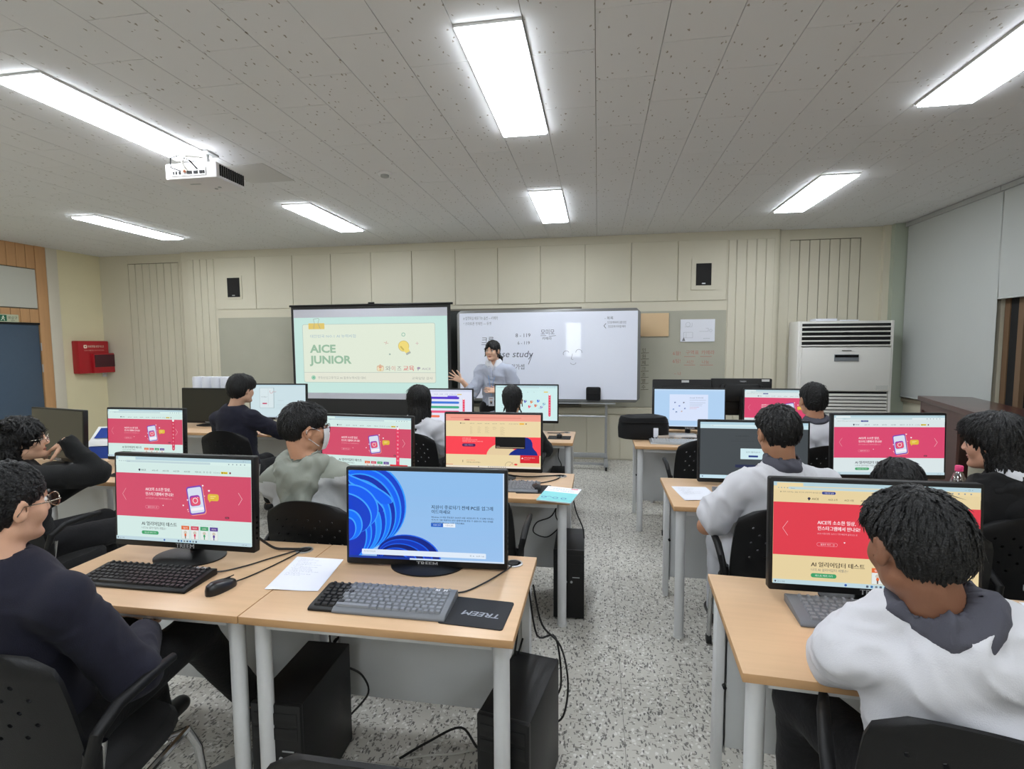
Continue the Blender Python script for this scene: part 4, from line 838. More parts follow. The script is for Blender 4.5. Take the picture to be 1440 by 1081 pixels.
# ------------------------------------------------------------------ chairs
def chair_parts(t, style, arms=True, label_x=0):
    """origin on floor under the seat centre, facing +y (sitter looks +y)"""
    # seat
    n = 20; V = []; rings = [(.6, .0), (.95, .0), (1, .02), (1, .045), (.94, .062), (.7, .067), (.3, .06)]
    for r, h in rings:
        for j in range(n):
            a_ = 2*PI*j/n; c, s_ = math.cos(a_), math.sin(a_); e = .55
            V.append((.225*r*math.copysign(abs(c)**e, c), .21*r*math.copysign(abs(s_)**e, s_), .395+h-.012*max(0, s_)*r))
    F = [(i*n+j, i*n+(j+1) % n, (i+1)*n+(j+1) % n, (i+1)*n+j) for i in range(len(rings)-1) for j in range(n)]+[tuple(range(n))[::-1], tuple(range(6*n, 7*n))]
    MB().add(V, F).build('seat', 'black_fab', t, smooth=True)
    # backrest shell with real holes
    nu, nv = 16, 11; V = []; F = []
    def P(u, v, off=0):
        hw = .225*(1-.10*v**3)*(1 if v > .12 else .93+.07*v/.12)
        if v > .86: hw -= .055*((v-.86)/.14)**2
        if v < .1: hw -= .02*((.1-v)/.1)**2
        x = u*hw; y = -.205-.07*v+.038*u*u+off; z = .50+.352*v+.034*(1-u*u)*v
        return (x, y, z)
    for j in range(nv):
        for i in range(nu):
            u0, u1 = -1+2*i/nu, -1+2*(i+1)/nu; v0, v1 = j/nv, (j+1)/nv; um, vm = (u0+u1)/2, (v0+v1)/2
            hole = 4 <= j <= 8 and 2 <= i <= 13 and (i+j) % 2 == 0 and abs(um) < .72
            o = len(V)
            C = [(u0, v0), (um, v0), (u1, v0), (u1, vm), (u1, v1), (um, v1), (u0, v1), (u0, vm)]
            if not hole: V += [P(*c) for c in (C[0], C[2], C[4], C[6])]; F.append((o, o+1, o+2, o+3))
            else:
                V += [P(*c) for c in C]; ru, rv = (u1-u0)*.2, (v1-v0)*.17
                V += [P(um+ru*math.cos(q), vm+rv*math.sin(q)) for q in [math.radians(d) for d in (225, 270, 315, 0, 45, 90, 135, 180)]]
                F += [(o+k, o+(k+1) % 8, o+8+(k+1) % 8, o+8+k) for k in range(8)]
    b = MB().add(V, F).build('backrest', 'black_mesh', t)
    bm = bmesh.new(); bm.from_mesh(b.data); bmesh.ops.remove_doubles(bm, verts=bm.verts, dist=.0006); bmesh.ops.recalc_face_normals(bm, faces=bm.faces)
    bnd = [e.verts[:] for e in bm.edges if e.is_boundary]; fs = [f.verts[:] for f in bm.faces]; tw_ = {v: bm.verts.new((v.co.x, v.co.y+.011, v.co.z)) for v in list(bm.verts)}
    for f in fs: bm.faces.new([tw_[v] for v in reversed(f)])
    for a_, b_ in bnd: bm.faces.new([a_, b_, tw_[b_], tw_[a_]])
    bmesh.ops.recalc_face_normals(bm, faces=bm.faces); bm.to_mesh(b.data); bm.free(); b.data.polygons.foreach_set('use_smooth', [True]*len(b.data.polygons)); b.data.set_sharp_from_angle(angle=.9)
    if label_x is not None: MB().box((label_x-.04, -.236, .585), (label_x+.04, -.228, .607)).build('asset_sticker', 'paper', b)
    # frame
    metal = 'chrome'
    for s_ in (-1, 1):
        MB().tube([(s_*.235, -.20, 0.03 if style == 'caster' else 0), (s_*.235, -.185, .43), (s_*.245, -.16, .60)], .0125, 10).build('leg', metal, t, smooth=True)
        MB().tube([(s_*.235, .235, 0.03 if style == 'caster' else 0), (s_*.235, .19, .30), (s_*.225, .16, .375), (s_*.20, .1, .392)], .0125, 10).build('leg', metal, t, smooth=True)
        MB().tube([(s_*.225, -.185, .375), (s_*.225, .16, .378)], .011, 8).build('side_rail', metal, t, smooth=True)
        if arms:
            MB().tube([(s_*.245, -.205, .56), (s_*.262, -.19, .64), (s_*.266, -.13, .672), (s_*.266, 0, .675), (s_*.262, .07, .668)], [.013, .015, .016, .015, .012], 10).build('armrest', 'black_mesh', t, smooth=True)
            MB().tube([(s_*.24, -.187, .42), (s_*.248, -.19, .6)], .019, 10).build('arm_sleeve', 'black_mesh', t, smooth=True)
        if style == 'caster':
            for y in (-.2, .235):
                c = MB().tube([(s_*.235-.012, y, .0255), (s_*.235+.012, y, .0255)], .025, 12).build('caster', 'rubber', t)
    MB().tube([(-.235, -.185, .37), (.235, -.185, .37)], .011, 8).build('rear_rail', metal, t, smooth=True)
    return t
CH0 = thing('office_chair', 'x', 'chair', (0, 0, 0)); chair_parts(CH0, 'legs')
CH1 = thing('office_chair', 'x', 'chair', (0, 0, 0)); chair_parts(CH1, 'caster')
CH2 = thing('office_chair', 'x', 'chair', (0, 0, 0)); chair_parts(CH2, 'legs', arms=False, label_x=None)
used = set()
def chair(proto, x, y, rz, label):
    if proto not in used:
        used.add(proto); c = proto; c.location = (x, y, 0); c.rotation_euler = (0, 0, rz); c['label'] = label
    else: c = dup(proto, (x, y, 0), rz, label)
    c['group'] = 'black plastic classroom chairs'; return c
# PC towers
def tower(label, x, y, rz, slot=True, z=0):
    t = thing('computer_tower', label, 'computer', (x, y, z), rz)
    MB().box((-.085, -.17, .008), (.085, .17, .40)).build('case', 'black_metal', t, bevel=.004)
    f = MB().box((-.086, -.19, .01), (.086, -.17, .402)).build('front_panel', 'black', t, bevel=.004)
    for i in range(2): MB().box((-.075, -.193, .335-.05*i), (.075, -.19, .375-.05*i)).build('drive_bay', 'black', f, bevel=.002)
    for x_ in (-.045, -.015, .015): MB().tube([(x_, -.189, .22), (x_, -.192, .22)], .007, 10).build('port', 'alu', f)
    MB().box((.02, -.192, .245), (.06, -.19, .249)).build('badge', 'alu', f)
    MB().box((-.02, .171, .3), (.06, .174, .36)).box((-.07, .171, .1), (-.03, .174, .28)).build('rear_ports', 'alu', t)
    for x_ in (-.06, .06):
        for y_ in (-.14, .14): MB().tube([(x_, y_, 0), (x_, y_, .01)], .012, 8).build('foot', 'rubber', t)
tower('black computer tower standing in the aisle side of the nearest desk', -.247, 1.66, -.18)
tower('black computer tower under the nearest desk at its left legs', -1.02, 1.615, .03)
tower('black computer tower under the second row desk by the aisle', -.155, 3.005, .02)
tower('dark computer tower half hidden under the third row desk by the aisle', -.33, 4.72, 0)
# cables
def cable(label, pts, r=.0035, m='cable', name='cable', rnd=0):
    P = [Vector(p) for p in pts]; out = []
    Q = [P[0]]+P+[P[-1]]
    for i in range(1, len(Q)-2):
        for k_ in range(6):
            t_ = k_/6; a, b, c, d = Q[i-1:i+3]; out.append(.5*((2*b)+(c-a)*t_+(2*a-5*b+4*c-d)*t_*t_+(3*b-a-3*c+d)*t_**3))
    out.append(P[-1]); o = MB().tube(out, r, 6).build(name, m, smooth=True); return tag(o, label, 'cable')
zt = .7245
cable('thin black keyboard cable curving to the grommet on the near left desk', [(-1.40, 1.62, .735), (-1.36, 1.64, zt), (-1.30, 1.70, zt), (-1.25, 1.78, zt), (-1.175, 1.87, zt+.004)], .0028)
cable('thin black mouse cable on the near left desk', [(-1.245, 1.57, .728), (-1.23, 1.62, zt), (-1.20, 1.72, zt), (-1.17, 1.865, zt)], .0025)
cable('thick black monitor cable running into the near left grommet', [(-1.33, 1.80, .80), (-1.29, 1.85, .735), (-1.23, 1.86, .729), (-1.17, 1.872, .727)], .005)
cable('thin dark cable curving from the covered keyboard to the right grommet', [(-.50, 1.59, .738), (-.44, 1.62, zt), (-.38, 1.70, zt), (-.33, 1.80, zt), (-.306, 1.86, zt)], .0028)
cable('black cable on second row desk looping to the grommet by the booklet', [(-.45, 3.02, .735), (-.38, 3.0, zt), (-.30, 3.04, zt), (-.24, 3.12, zt), (-.22, 3.20, zt)], .0035)
cable('black power cable crossing second row desk behind the booklet', [(-.62, 3.14, .74), (-.45, 3.13, .728), (-.32, 3.16, .729), (-.22, 3.205, .727)], .005)
cable('thin black cable on the third row desk beside the aisle', [(-.45, 4.7, .735), (-.36, 4.74, .728), (-.30, 4.80, zt), (-.28, 4.82, zt)], .004)
cable('black cable on the near right desk leading to the sheet', [(1.17, 1.74, .735), (1.22, 1.80, .727), (1.28, 1.79, .7245), (1.36, 1.70, .7245), (1.46, 1.66, .7245)], .003)
for i, (lb, pts) in enumerate((
    ('black cable hanging behind the nearest tower, outer loop', [(-.23, 1.84, .66), (-.20, 1.86, .5), (-.13, 1.86, .42), (-.10, 1.83, .3), (-.12, 1.85, .15), (-.18, 1.86, .1)]),
    ('black cable hanging behind the nearest tower, inner loop', [(-.25, 1.85, .66), (-.22, 1.87, .45), (-.15, 1.88, .44), (-.13, 1.87, .25), (-.19, 1.86, .2)]),
    ('black cable bundled beside the nearest tower leg', [(-.27, 1.80, .66), (-.285, 1.82, .5), (-.30, 1.80, .36), (-.27, 1.84, .45)]),
    ('black cable dropping behind the left tower', [(-1.04, 1.84, .66), (-1.05, 1.83, .5), (-1.03, 1.80, .42), (-1.02, 1.79, .36)]),
    ('thin black cable looping beside the left tower', [(-.955, 1.79, .30), (-.905, 1.81, .26), (-.885, 1.82, .18), (-.95, 1.795, .1)]),
    ('black cable bunch hanging over the second row tower', [(-.22, 3.14, .66), (-.25, 3.12, .5), (-.20, 3.10, .42), (-.24, 3.11, .35)]),
    ('coiled black cable loop beside the second row tower', [(-.22, 3.12, .62), (-.27, 3.1, .5), (-.36, 3.08, .46), (-.38, 3.07, .40), (-.3, 3.08, .37), (-.23, 3.1, .42)]),
    ('thin black cable hanging down the aisle side of the second row desk', [(-.15, 3.1, .66), (-.12, 3.02, .56), (-.08, 2.98, .48), (-.07, 2.96, .42)]),
    ('black cable bunch under the third row desk by the aisle', [(-.34, 4.82, .64), (-.36, 4.8, .5), (-.33, 4.8, .42), (-.35, 4.82, .36)]))):
    cable(lb, pts, .004)
cable('black cable lying on the floor under the nearest desk', [(-.71, 1.70, .03), (-.64, 1.80, .02), (-.52, 1.86, .05), (-.43, 1.80, .02), (-.36, 1.84, .05)], .005)
cable('white cable lying on the floor under the nearest desk', [(-.69, 1.70, .03), (-.62, 1.75, .012), (-.50, 1.78, .012), (-.38, 1.86, .012)], .004, 'cable_w')
tag(MB().box((-.84, 1.60, .0), (-.55, 1.665, .03)).build('power_strip', mat('strip_grey', (150, 150, 148), .5), bevel=.006), 'grey power strip on the floor under the nearest desk', 'power strip')
tag(MB().box((-.14, -.035, 0), (.14, .035, .02)).build('floor_duct', mat('duct_grey', (120, 121, 120), .5), bevel=.008, loc=(-1.34, 1.56, 0), rz=.9), 'flat grey cable duct on the floor under the near left desk', 'cable cover')
t = thing('power_switch', 'red lit power switch hanging below the nearest desk edge', 'switch', (-.262, 1.47, .615))
MB().box((-.012, -.02, 0), (.012, .02, .05)).build('case', 'white', t, bevel=.003); MB().box((-.007, -.022, .012), (.007, -.019, .036)).build('switch_button', mat('red_glow', (220, 90, 80), .4, emit=(240, 110, 90), es=.8), t)
# other objects
t = thing('equipment_bag', 'black soft bag with white strap on the corner of the third row right desk', 'bag', (.40, 4.62, .7206), 0)
n = 18; V = []
for r, h in ((.8, 0), (1, .02), (1.02, .1), (.97, .17), (.9, .195), (.55, .205)):
    for j in range(n):
        a_ = 2*PI*j/n; c, s_ = math.cos(a_), math.sin(a_); V.append((.215*r*math.copysign(abs(c)**.5, c)+.006*math.sin(5*a_), .11*r*math.copysign(abs(s_)**.6, s_), h+.006*math.sin(3*a_+h*20)*(h > 0)))
MB().add(V, [(i*n+j, i*n+(j+1) % n, (i+1)*n+(j+1) % n, (i+1)*n+j) for i in range(5) for j in range(n)]+[tuple(range(n))[::-1], tuple(range(5*n, 6*n))]).build('body', 'black_fab', t, smooth=True)
MB().box((-.2, -.118, .15), (.2, -.108, .157)).build('zip', 'black', t); MB().box((.075, -.124, .03), (.115, -.114, .11)).build('tag', 'paper', t, bevel=.003); MB().tube([(.11, -.13, .03), (.2, -.125, .035)], .018, 10).build('strap', mat('tan_strap', (176, 160, 146), .7), t)
tag(MB().box((.62, 4.66, .7206), (.86, 4.78, .75)).build('white_adapter', 'white', bevel=.006), 'white adapter lying behind the pale keyboard below the light blue screen', 'adapter')
for i, (x, lb) in enumerate(((-4.36, 'white paper roll, leftmost of those behind the black screen'), (-4.245, 'white paper roll, second from left behind the black screen'), (-4.13, 'white paper roll, third from left behind the black screen'), (-4.015, 'white paper roll beside the head of the man in navy'))):
    t = thing('paper_roll', lb, 'paper roll', (x, 5.06, .72), group='white paper rolls behind the black screen')
    MB().lathe([(.056, .0005), (.057, .03), (.057, .48), (.054, .495), (.02, .495), (.02, .42)], 22).build('roll', 'paper', t, smooth=True)
t = thing('side_table', 'small table behind the third row carrying the paper rolls', 'table', (-4.19, 5.07, 0)); MB().box((-.32, -.1, .695), (.32, .2, .7195)).build('tabletop', 'wood', t)
for x in (-.29, .29):
    for y in (-.07, .17): MB().tube([(x, y, 0), (x, y, .694)], .014, 8).build('leg', 'white_metal', t)
t = thing('water_bottle', 'clear plastic water bottle with a pink cap by the girl in a black hood', 'bottle', (1.73, 2.78, .7215))
MB().lathe([(.03, 0), (.033, .01), (.033, .09), (.029, .1), (.033, .115), (.033, .15), (.02, .19), (.012, .2), (.012, .215)], 20).build('bottle', 'pet', t, smooth=True)
MB().lathe([(.0165, .205), (.0165, .228), (.014, .231)], 20).build('cap', 'pink_pl', t, smooth=True)
# ------------------------------------------------------------------ people: one continuous surface each, grown from a distance field
def _h(ix, iy, iz, sd): 
    n = (ix*73856093) ^ (iy*19349663) ^ (iz*83492791) ^ (sd*2654435761 & 0x7fffffff)
    n = (n ^ (n >> 13))*1274126177 & 0x7fffffff
    return (n ^ (n >> 16) & 0xffff)/0x7fffffff
def vnoise(P, sd=0):
    P = np.asarray(P, dtype=np.float64)+100; I = np.floor(P).astype(np.int64); f = P-I; f = f*f*(3-2*f); r = 0
    for dx in (0, 1):
        for dy in (0, 1):
            for dz in (0, 1):
                wgt = (f[:, 0] if dx else 1-f[:, 0])*(f[:, 1] if dy else 1-f[:, 1])*(f[:, 2] if dz else 1-f[:, 2])
                r = r+wgt*_h(I[:, 0]+dx, I[:, 1]+dy, I[:, 2]+dz, sd)
    return r*2-1
def A3(*v): return np.array(v, dtype=np.float64)
def rotm(yaw=0, pitch=0, roll=0):
    cy_, sy_, cp, sp, cr, sr = math.cos(yaw), math.sin(yaw), math.cos(pitch), math.sin(pitch), math.cos(roll), math.sin(roll)
    return np.array([[cy_, -sy_, 0], [sy_, cy_, 0], [0, 0, 1]]) @ np.array([[1, 0, 0], [0, cp, -sp], [0, sp, cp]]) @ np.array([[cr, 0, sr], [0, 1, 0], [-sr, 0, cr]])
class Grid:
    def __init__(s, lo, hi, h):
        s.lo = np.array(lo, float); s.h = h; s.n = np.ceil((np.array(hi)-s.lo)/h).astype(int)+1
        s.F = np.full(s.n, 1.0, np.float32); s.c = A3(0, 0, 0); s.R = np.eye(3)
    def frame(s, c=(0, 0, 0), R=None): s.c = np.array(c, float); s.R = np.eye(3) if R is None else R
    def _sub(s, P0, r):     # P0: key points in frame coordinates, r: reach
        Q = np.array(P0) @ s.R.T+s.c; a = np.floor((Q.min(0)-r-s.lo)/s.h).astype(int); b = np.ceil((Q.max(0)+r-s.lo)/s.h).astype(int)+1
        a = np.clip(a, 0, s.n); b = np.clip(b, 0, s.n)
        if (b <= a).any(): return None
        X = np.meshgrid(*[s.lo[i]+s.h*np.arange(a[i], b[i]) for i in range(3)], indexing='ij')
        P = np.stack(X, -1).astype(np.float32)-s.c.astype(np.float32)
        return tuple(slice(a[i], b[i]) for i in range(3)), P @ s.R.astype(np.float32)
    def _mix(s, sl, d, k, cut):
        f = s.F[sl]
        if cut: f = -f
        if k > 0: hh = np.clip(.5+.5*(f-d)/k, 0, 1); r = f*(1-hh)+d*hh-k*hh*(1-hh)
        else: r = np.minimum(f, d)
        s.F[sl] = -r if cut else r
    def cap(s, a, b, ra, rb=None, k=.015, flat=None, cut=False):
        """tapered capsule; flat=(axis vector, factor) squashes the cross-section"""
        a = np.array(a, float); b = np.array(b, float); rb = ra if rb is None else rb
        q = s._sub([a, b], max(ra, rb)+k+2*s.h)
        if q is None: return s
        sl, P = q; ab = (b-a).astype(np.float32); t = np.clip(((P-a.astype(np.float32)) @ ab)/max(float(ab @ ab), 1e-9), 0, 1)
        v = P-a.astype(np.float32)-t[..., None]*ab
        if flat is not None:
            ax = np.array(flat[0], np.float32); ax /= np.linalg.norm(ax); v = v+(1/flat[1]-1)*(v @ ax)[..., None]*ax
        d = np.sqrt((v*v).sum(-1))-(ra+(rb-ra)*t)
        if flat is not None: d *= flat[1]**.5
        s._mix(sl, d, k, cut); return s
    def ell(s, c, r, k=.015, R=None, cut=False):
        r = np.array(r, float); c = np.array(c, float); q = s._sub([c], r.max()+k+2*s.h)
        if q is None: return s
        sl, P = q; v = P-c.astype(np.float32)
        if R is not None: v = v @ R.astype(np.float32)
        n = np.sqrt(((v/r.astype(np.float32))**2).sum(-1)); d = (n-1)*float(r.min()); s._mix(sl, d, k, cut); return s
    def keep(s, a, b, ra, rb):
        X = np.meshgrid(*[s.lo[i]+s.h*np.arange(s.n[i]) for i in range(3)], indexing='ij'); P = np.stack(X, -1); ab = b-a
        t = np.clip(((P-a) @ ab)/(ab @ ab), 0, 1); d = np.sqrt(((P-a-t[..., None]*ab)**2).sum(-1))-(ra+(rb-ra)*t); s.F = np.maximum(s.F, d).astype(np.float32); return s
    def half(s, p, nrm, k=0):   # keep the side the normal points away from
        nrm = np.array(nrm, float); nrm /= np.linalg.norm(nrm); X = np.meshgrid(*[s.lo[i]+s.h*np.arange(s.n[i]) for i in range(3)], indexing='ij')
        P = np.stack(X, -1)-s.c; P = P @ s.R; d = -((P-np.array(p)) @ nrm); s._mix(tuple(slice(None) for _ in range(3)), d.astype(np.float32), k, True); return s
    def mesh(s):
        F = s.F; h = s.h; I = (F < 0)
        C = np.zeros(s.n-1, np.int8)
        for dx in (0, 1):
            for dy in (0, 1):
                for dz in (0, 1): C += I[dx:s.n[0]-1+dx, dy:s.n[1]-1+dy, dz:s.n[2]-1+dz]
        act = np.argwhere((C > 0) & (C < 8)); idx = np.full(s.n-1, -1, np.int64); idx[tuple(act.T)] = np.arange(len(act))
        cor = [(x, y, z) for x in (0, 1) for y in (0, 1) for z in (0, 1)]
        val = np.stack([F[act[:, 0]+x, act[:, 1]+y, act[:, 2]+z] for x, y, z in cor], 1); acc = np.zeros((len(act), 3)); cnt = np.zeros(len(act))
        for i in range(8):
            for j in range(i+1, 8):
                if sum(abs(p-q) for p, q in zip(cor[i], cor[j])) != 1: continue
                a, b = val[:, i], val[:, j]; m = (a < 0) != (b < 0); t = np.where(m, a/np.where(m, a-b, 1), 0)
                p = np.array(cor[i])+t[:, None]*(np.array(cor[j])-np.array(cor[i])); acc += p*m[:, None]; cnt += m
        V = s.lo+(act+acc/np.maximum(cnt, 1)[:, None])*h; Q = []
        for ax in range(3):
            u, w_ = (ax+1) % 3, (ax+2) % 3; sh = [slice(1, s.n[i]-1) for i in range(3)]; sh[ax] = slice(0, s.n[ax]-1); s2 = list(sh); s2[ax] = slice(1, s.n[ax])
            a, b = I[tuple(sh)], I[tuple(s2)]; e = np.argwhere(a != b)
            if not len(e): continue
            ins = a[tuple(e.T)]; g = e.copy(); g[:, u] += 1; g[:, w_] += 1
            def at(du, dw): q = g.copy(); q[:, u] -= du; q[:, w_] -= dw; return idx[tuple(q.T)]
            q = np.stack([at(1, 1), at(0, 1), at(0, 0), at(1, 0)], 1); q[~ins] = q[~ins][:, ::-1]; Q.append(q)
        return V, np.concatenate(Q)
def relax(V, Q, it=2, lam=.5):
    for _ in range(it):
        acc = np.zeros_like(V); cnt = np.zeros(len(V))
        for i in range(4):
            a, b = Q[:, i], Q[:, (i+1) % 4]
            np.add.at(acc, a, V[b]); np.add.at(cnt, a, 1); np.add.at(acc, b, V[a]); np.add.at(cnt, b, 1)
        V = V*(1-lam)+lam*acc/np.maximum(cnt, 1)[:, None]
    return V
def vnormals(V, Q):
    n = np.cross(V[Q[:, 2]]-V[Q[:, 0]], V[Q[:, 3]]-V[Q[:, 1]]); N = np.zeros_like(V)
    for i in range(4): np.add.at(N, Q[:, i], n)
    return N/np.maximum(np.linalg.norm(N, axis=1), 1e-9)[:, None]
def to_obj(name, V, Q, mats, parent, mi=None):
    me = bpy.data.meshes.new(name); me.vertices.add(len(V)); me.vertices.foreach_set('co', V.astype(np.float32).ravel())
    me.loops.add(Q.size); me.loops.foreach_set('vertex_index', Q.astype(np.int32).ravel())
    me.polygons.add(len(Q)); me.polygons.foreach_set('loop_start', np.arange(0, Q.size, Q.shape[1], dtype=np.int32))
    me.polygons.foreach_set('use_smooth', np.ones(len(Q), bool))
    for m in (mats if isinstance(mats, (list, tuple)) else [mats]): me.materials.append(M[m] if isinstance(m, str) else m)
    if mi is not None: me.polygons.foreach_set('material_index', mi.astype(np.int32))
    me.update(); me.validate(); return link(name, me, parent)
def folds(V, Q, amp, freq=9, sd=1, N=None):
    N = vnormals(V, Q); W_ = V*freq+1.2*np.stack([vnoise(V*5+i*7, sd+i) for i in range(3)], 1)
    n = vnoise(W_*A3(1, 1, .55), sd+5); r = 1-np.abs(vnoise(W_*A3(.8, .8, 1.1)+3, sd+9))*2
    r2 = 1-np.abs(vnoise(W_*A3(2.2, 1.6, 2.6)+11, sd+13))*2.4
    return V+N*(amp*(.5*n+.45*np.clip(r, -.4, 1)+.16*np.clip(r2, -.5, 1)))[:, None]
def skin_mat(name, c):
    m = mat(name, c, .5, spec=.4, noise=(9, .06), bump=(260, .06)); m.node_tree.nodes['Principled BSDF'].inputs['Subsurface Weight'].default_value = .06
    m.node_tree.nodes['Principled BSDF'].inputs['Subsurface Radius'].default_value = (.012, .005, .003); return m
def hand(g, wr, d, nrm, side, spread=.12, curl=.35, sc=1.0):
    """wrist point, finger direction, palm normal (towards what is touched), side=+1 thumb along cross(d,nrm)"""
    g.frame(); d = np.array(d, float); d /= np.linalg.norm(d); nrm = np.array(nrm, float); nrm -= d*(d @ nrm); nrm /= np.linalg.norm(nrm); x = np.cross(d, nrm)*side; wr = np.array(wr, float)
    R = np.stack([x, d, nrm], 1); P = lambda a, b, c: wr+R @ A3(a, b, c)*sc
    g.frame(); g.cap(P(0, -.004, 0), P(0, .02, 0), .0235*sc, .026*sc, .012, (nrm, .7)); 
    for a in (-.026, -.009, .009, .026): g.cap(P(a*.6, .015, 0), P(a, .078, 0), .0135*sc, .0115*sc, .008, (nrm, .85))
    for a, L, rr in ((.028, .072, .0088), (.0095, .08, .009), (-.0095, .074, .0086), (-.027, .058, .0078)):
        an = a/.028*spread; p = P(a, .082, 0); dd = A3(math.sin(an), math.cos(an), 0); z = 0
        for fr, cu in ((.45, .4), (.3, 1.0), (.25, 1.4)):
            z = curl*cu; q = p+R @ (dd*math.cos(z)+A3(0, 0, math.sin(z)))*L*fr*sc; g.cap(p, q, rr*sc, rr*.92*sc, .003); p = q; rr *= .92
    p = P(.022, .02, .004); th = A3(.75, .62, .25); L1 = .04
    for L1, tw, rr in ((.042, 0, .0125), (.03, .25, .0102), (.024, .4, .009)):
        t2 = A3(th[0]-tw, th[1]+tw*.6, th[2]+curl*.3); t2 /= np.linalg.norm(t2); q = p+R @ t2*L1*sc; g.cap(p, q, rr*sc, rr*.9*sc, .006); p = q
HEADS = []
def person(label, loc, rz, neck, head, head_rz, head_pitch=0, head_roll=0, skin=(196, 152, 122), hair='short', top='shirt', top_c='w_shirt', sleeve='short',
           elbows=None, hands=None, knees=None, feet=None, hand_dirs=None, hand_n=None, stand=False, glasses=None, mask=False, detail=1, res=.006, hs=1.0, collar=None, width=1.0, shoulders=None, pants='trousers', hip_z=.50, pelvis_back=0, spread=(.12, .12), curl=(.35, .35)):
    t = thing('person', label, 'person', (loc[0], loc[1], 0), rz)
    cz_, sz_ = math.cos(rz), math.sin(rz)
    def L(p): x, y = p[0]-loc[0], p[1]-loc[1]; return A3(x*cz_+y*sz_, -x*sz_+y*cz_, p[2])
    hipc = A3(0, pelvis_back, hip_z if not stand else .86)
    nk = L(neck); hd = L(head); hy = head_rz-rz; Rh = rotm(hy, head_pitch, head_roll)
    sw = .152*width; up = nk-hipc; up /= np.linalg.norm(up); right = np.cross(A3(0, 1, 0), up); right /= np.linalg.norm(right)
    if shoulders is not None: right = rotm(shoulders) @ right
    fwd = np.cross(up, right)
    sh = [nk-up*.078+right*sw*s_-fwd*.005 for s_ in (-1, 1)]
    el = []; ha = []
    for i, s_ in enumerate((-1, 1)):
        e = L(elbows[i]) if elbows and elbows[i] is not None else A3(s_*.235*width, hipc[1]+.08, .73)
        q = L(hands[i]) if hands and hands[i] is not None else A3(s_*.13, hipc[1]+.33, .765)
        v = e-sh[i]; e = sh[i]+v/np.linalg.norm(v)*.27; v = q-e; q = e+v/np.linalg.norm(v)*min(np.linalg.norm(v), .245); el.append(e); ha.append(q)
    kn = []; an = []
    for i, s_ in enumerate((-1, 1)):
        if stand: kn.append(A3(s_*.085, .02, .46)); an.append(A3(s_*.09, -.01, .08)); continue
        kn.append(L(knees[i]) if knees and knees[i] is not None else A3(s_*.12, hipc[1]+.41, .49)); an.append(L(feet[i]) if feet and feet[i] is not None else kn[-1]+A3(0, .03, -.41))
    hips = [hipc+A3(s_*.085, 0, 0) for s_ in (-1, 1)]
    pts = np.array([hd+A3(0, 0, .2), hd-A3(.15, .15, .1), hd+A3(.15, .15, .1)]+sh+el+ha+kn+an+hips)
    lo, hi = pts.min(0)-.22, pts.max(0)+.22; lo[2] = max(lo[2], -.02) if True else lo[2]; lo[2] = -.02
    mid = hipc*.45+nk*.55-fwd*.015
    # ---- skin: one surface
    g = Grid(lo, hi, res)
    g.cap(hipc, mid, .10*width, .10*width, .02, (fwd, .68)); g.cap(mid, nk-up*.09, .105*width, .115*width, .03, (fwd, .66))
    for i in (0, 1):
        g.cap(nk-up*.06, sh[i], .045, .04, .03); g.cap(sh[i], el[i], .041, .035, .02); g.cap(el[i], ha[i], .037, .024, .015)
        g.cap(hips[i], kn[i], .07, .05, .03); g.cap(kn[i], an[i], .048, .034, .02); g.cap(an[i], an[i]+A3(0, .12, -.03), .03, .026, .02)
    nb = hd+Rh @ (A3(0, -.028, -.055)*hs); g.cap(nb, nk-up*.03, .052*hs, .055, .02)
    for i, s_ in enumerate((-1, 1)):
        d = ha[i]-el[i]
        if hand_dirs and hand_dirs[i] is not None: v = np.array(hand_dirs[i], float); d = A3(v[0]*cz_+v[1]*sz_, -v[0]*sz_+v[1]*cz_, v[2])
        n = A3(0, 0, -1)
        if hand_n and hand_n[i] is not None: v = np.array(hand_n[i], float); n = A3(v[0]*cz_+v[1]*sz_, -v[0]*sz_+v[1]*cz_, v[2])
        elif abs(d[2])/np.linalg.norm(d) > .85: n = A3(-s_, 0, 0)
        hand(g, ha[i], d, n, s_, sc=.95 if detail else .9, spread=spread[i], curl=curl[i])
    g.frame(hd, Rh*1.0); q = hs
    E = lambda c, r, **k: g.ell(A3(*c)*q, A3(*r)*q, **k); Cp = lambda a, b, ra, rb, **k: g.cap(A3(*a)*q, A3(*b)*q, ra*q, rb*q, **k)
    E((0, -.014, .03), (.074, .094, .086)); E((0, .018, -.022), (.061, .070, .084), k=.02); Cp((-.042, .0, -.062), (-.012, .06, -.088), .024, .018, k=.02); Cp((.042, .0, -.062), (.012, .06, -.088), .024, .018, k=.02)
    for s_ in (-1, 1):
        E((s_*.038, .052, -.028), (.024, .026, .028), k=.015)
        E((s_*.031, .089, .005), (.017, .010, .010), k=.008, cut=True)
        E((s_*.078, -.006, -.008), (.009, .018, .031), k=.006, R=rotm(-s_*.35, -.15)); E((s_*.086, .0, -.004), (.006, .009, .016), k=.004, cut=True)
        E((s_*.011, .092, -.028), (.009, .011, .008), k=.006)
    Cp((-.028, .076, .022), (.028, .076, .022), .011, .011, k=.012); Cp((0, .082, .014), (0, .099, -.022), .008, .0105, k=.01)
    E((0, .078, -.054), (.022, .010, .006), k=.006); E((0, .076, -.066), (.018, .010, .006), k=.004); E((0, .076, -.092), (.02, .016, .014), k=.012)
    g.frame(); V, Q = g.mesh(); V = relax(V, Q, 1, .4)
    sk = skin_mat('skin', skin); to_obj('body', V, Q, sk, t)
    Tm = lambda p: hd+Rh @ (A3(*p)*q)
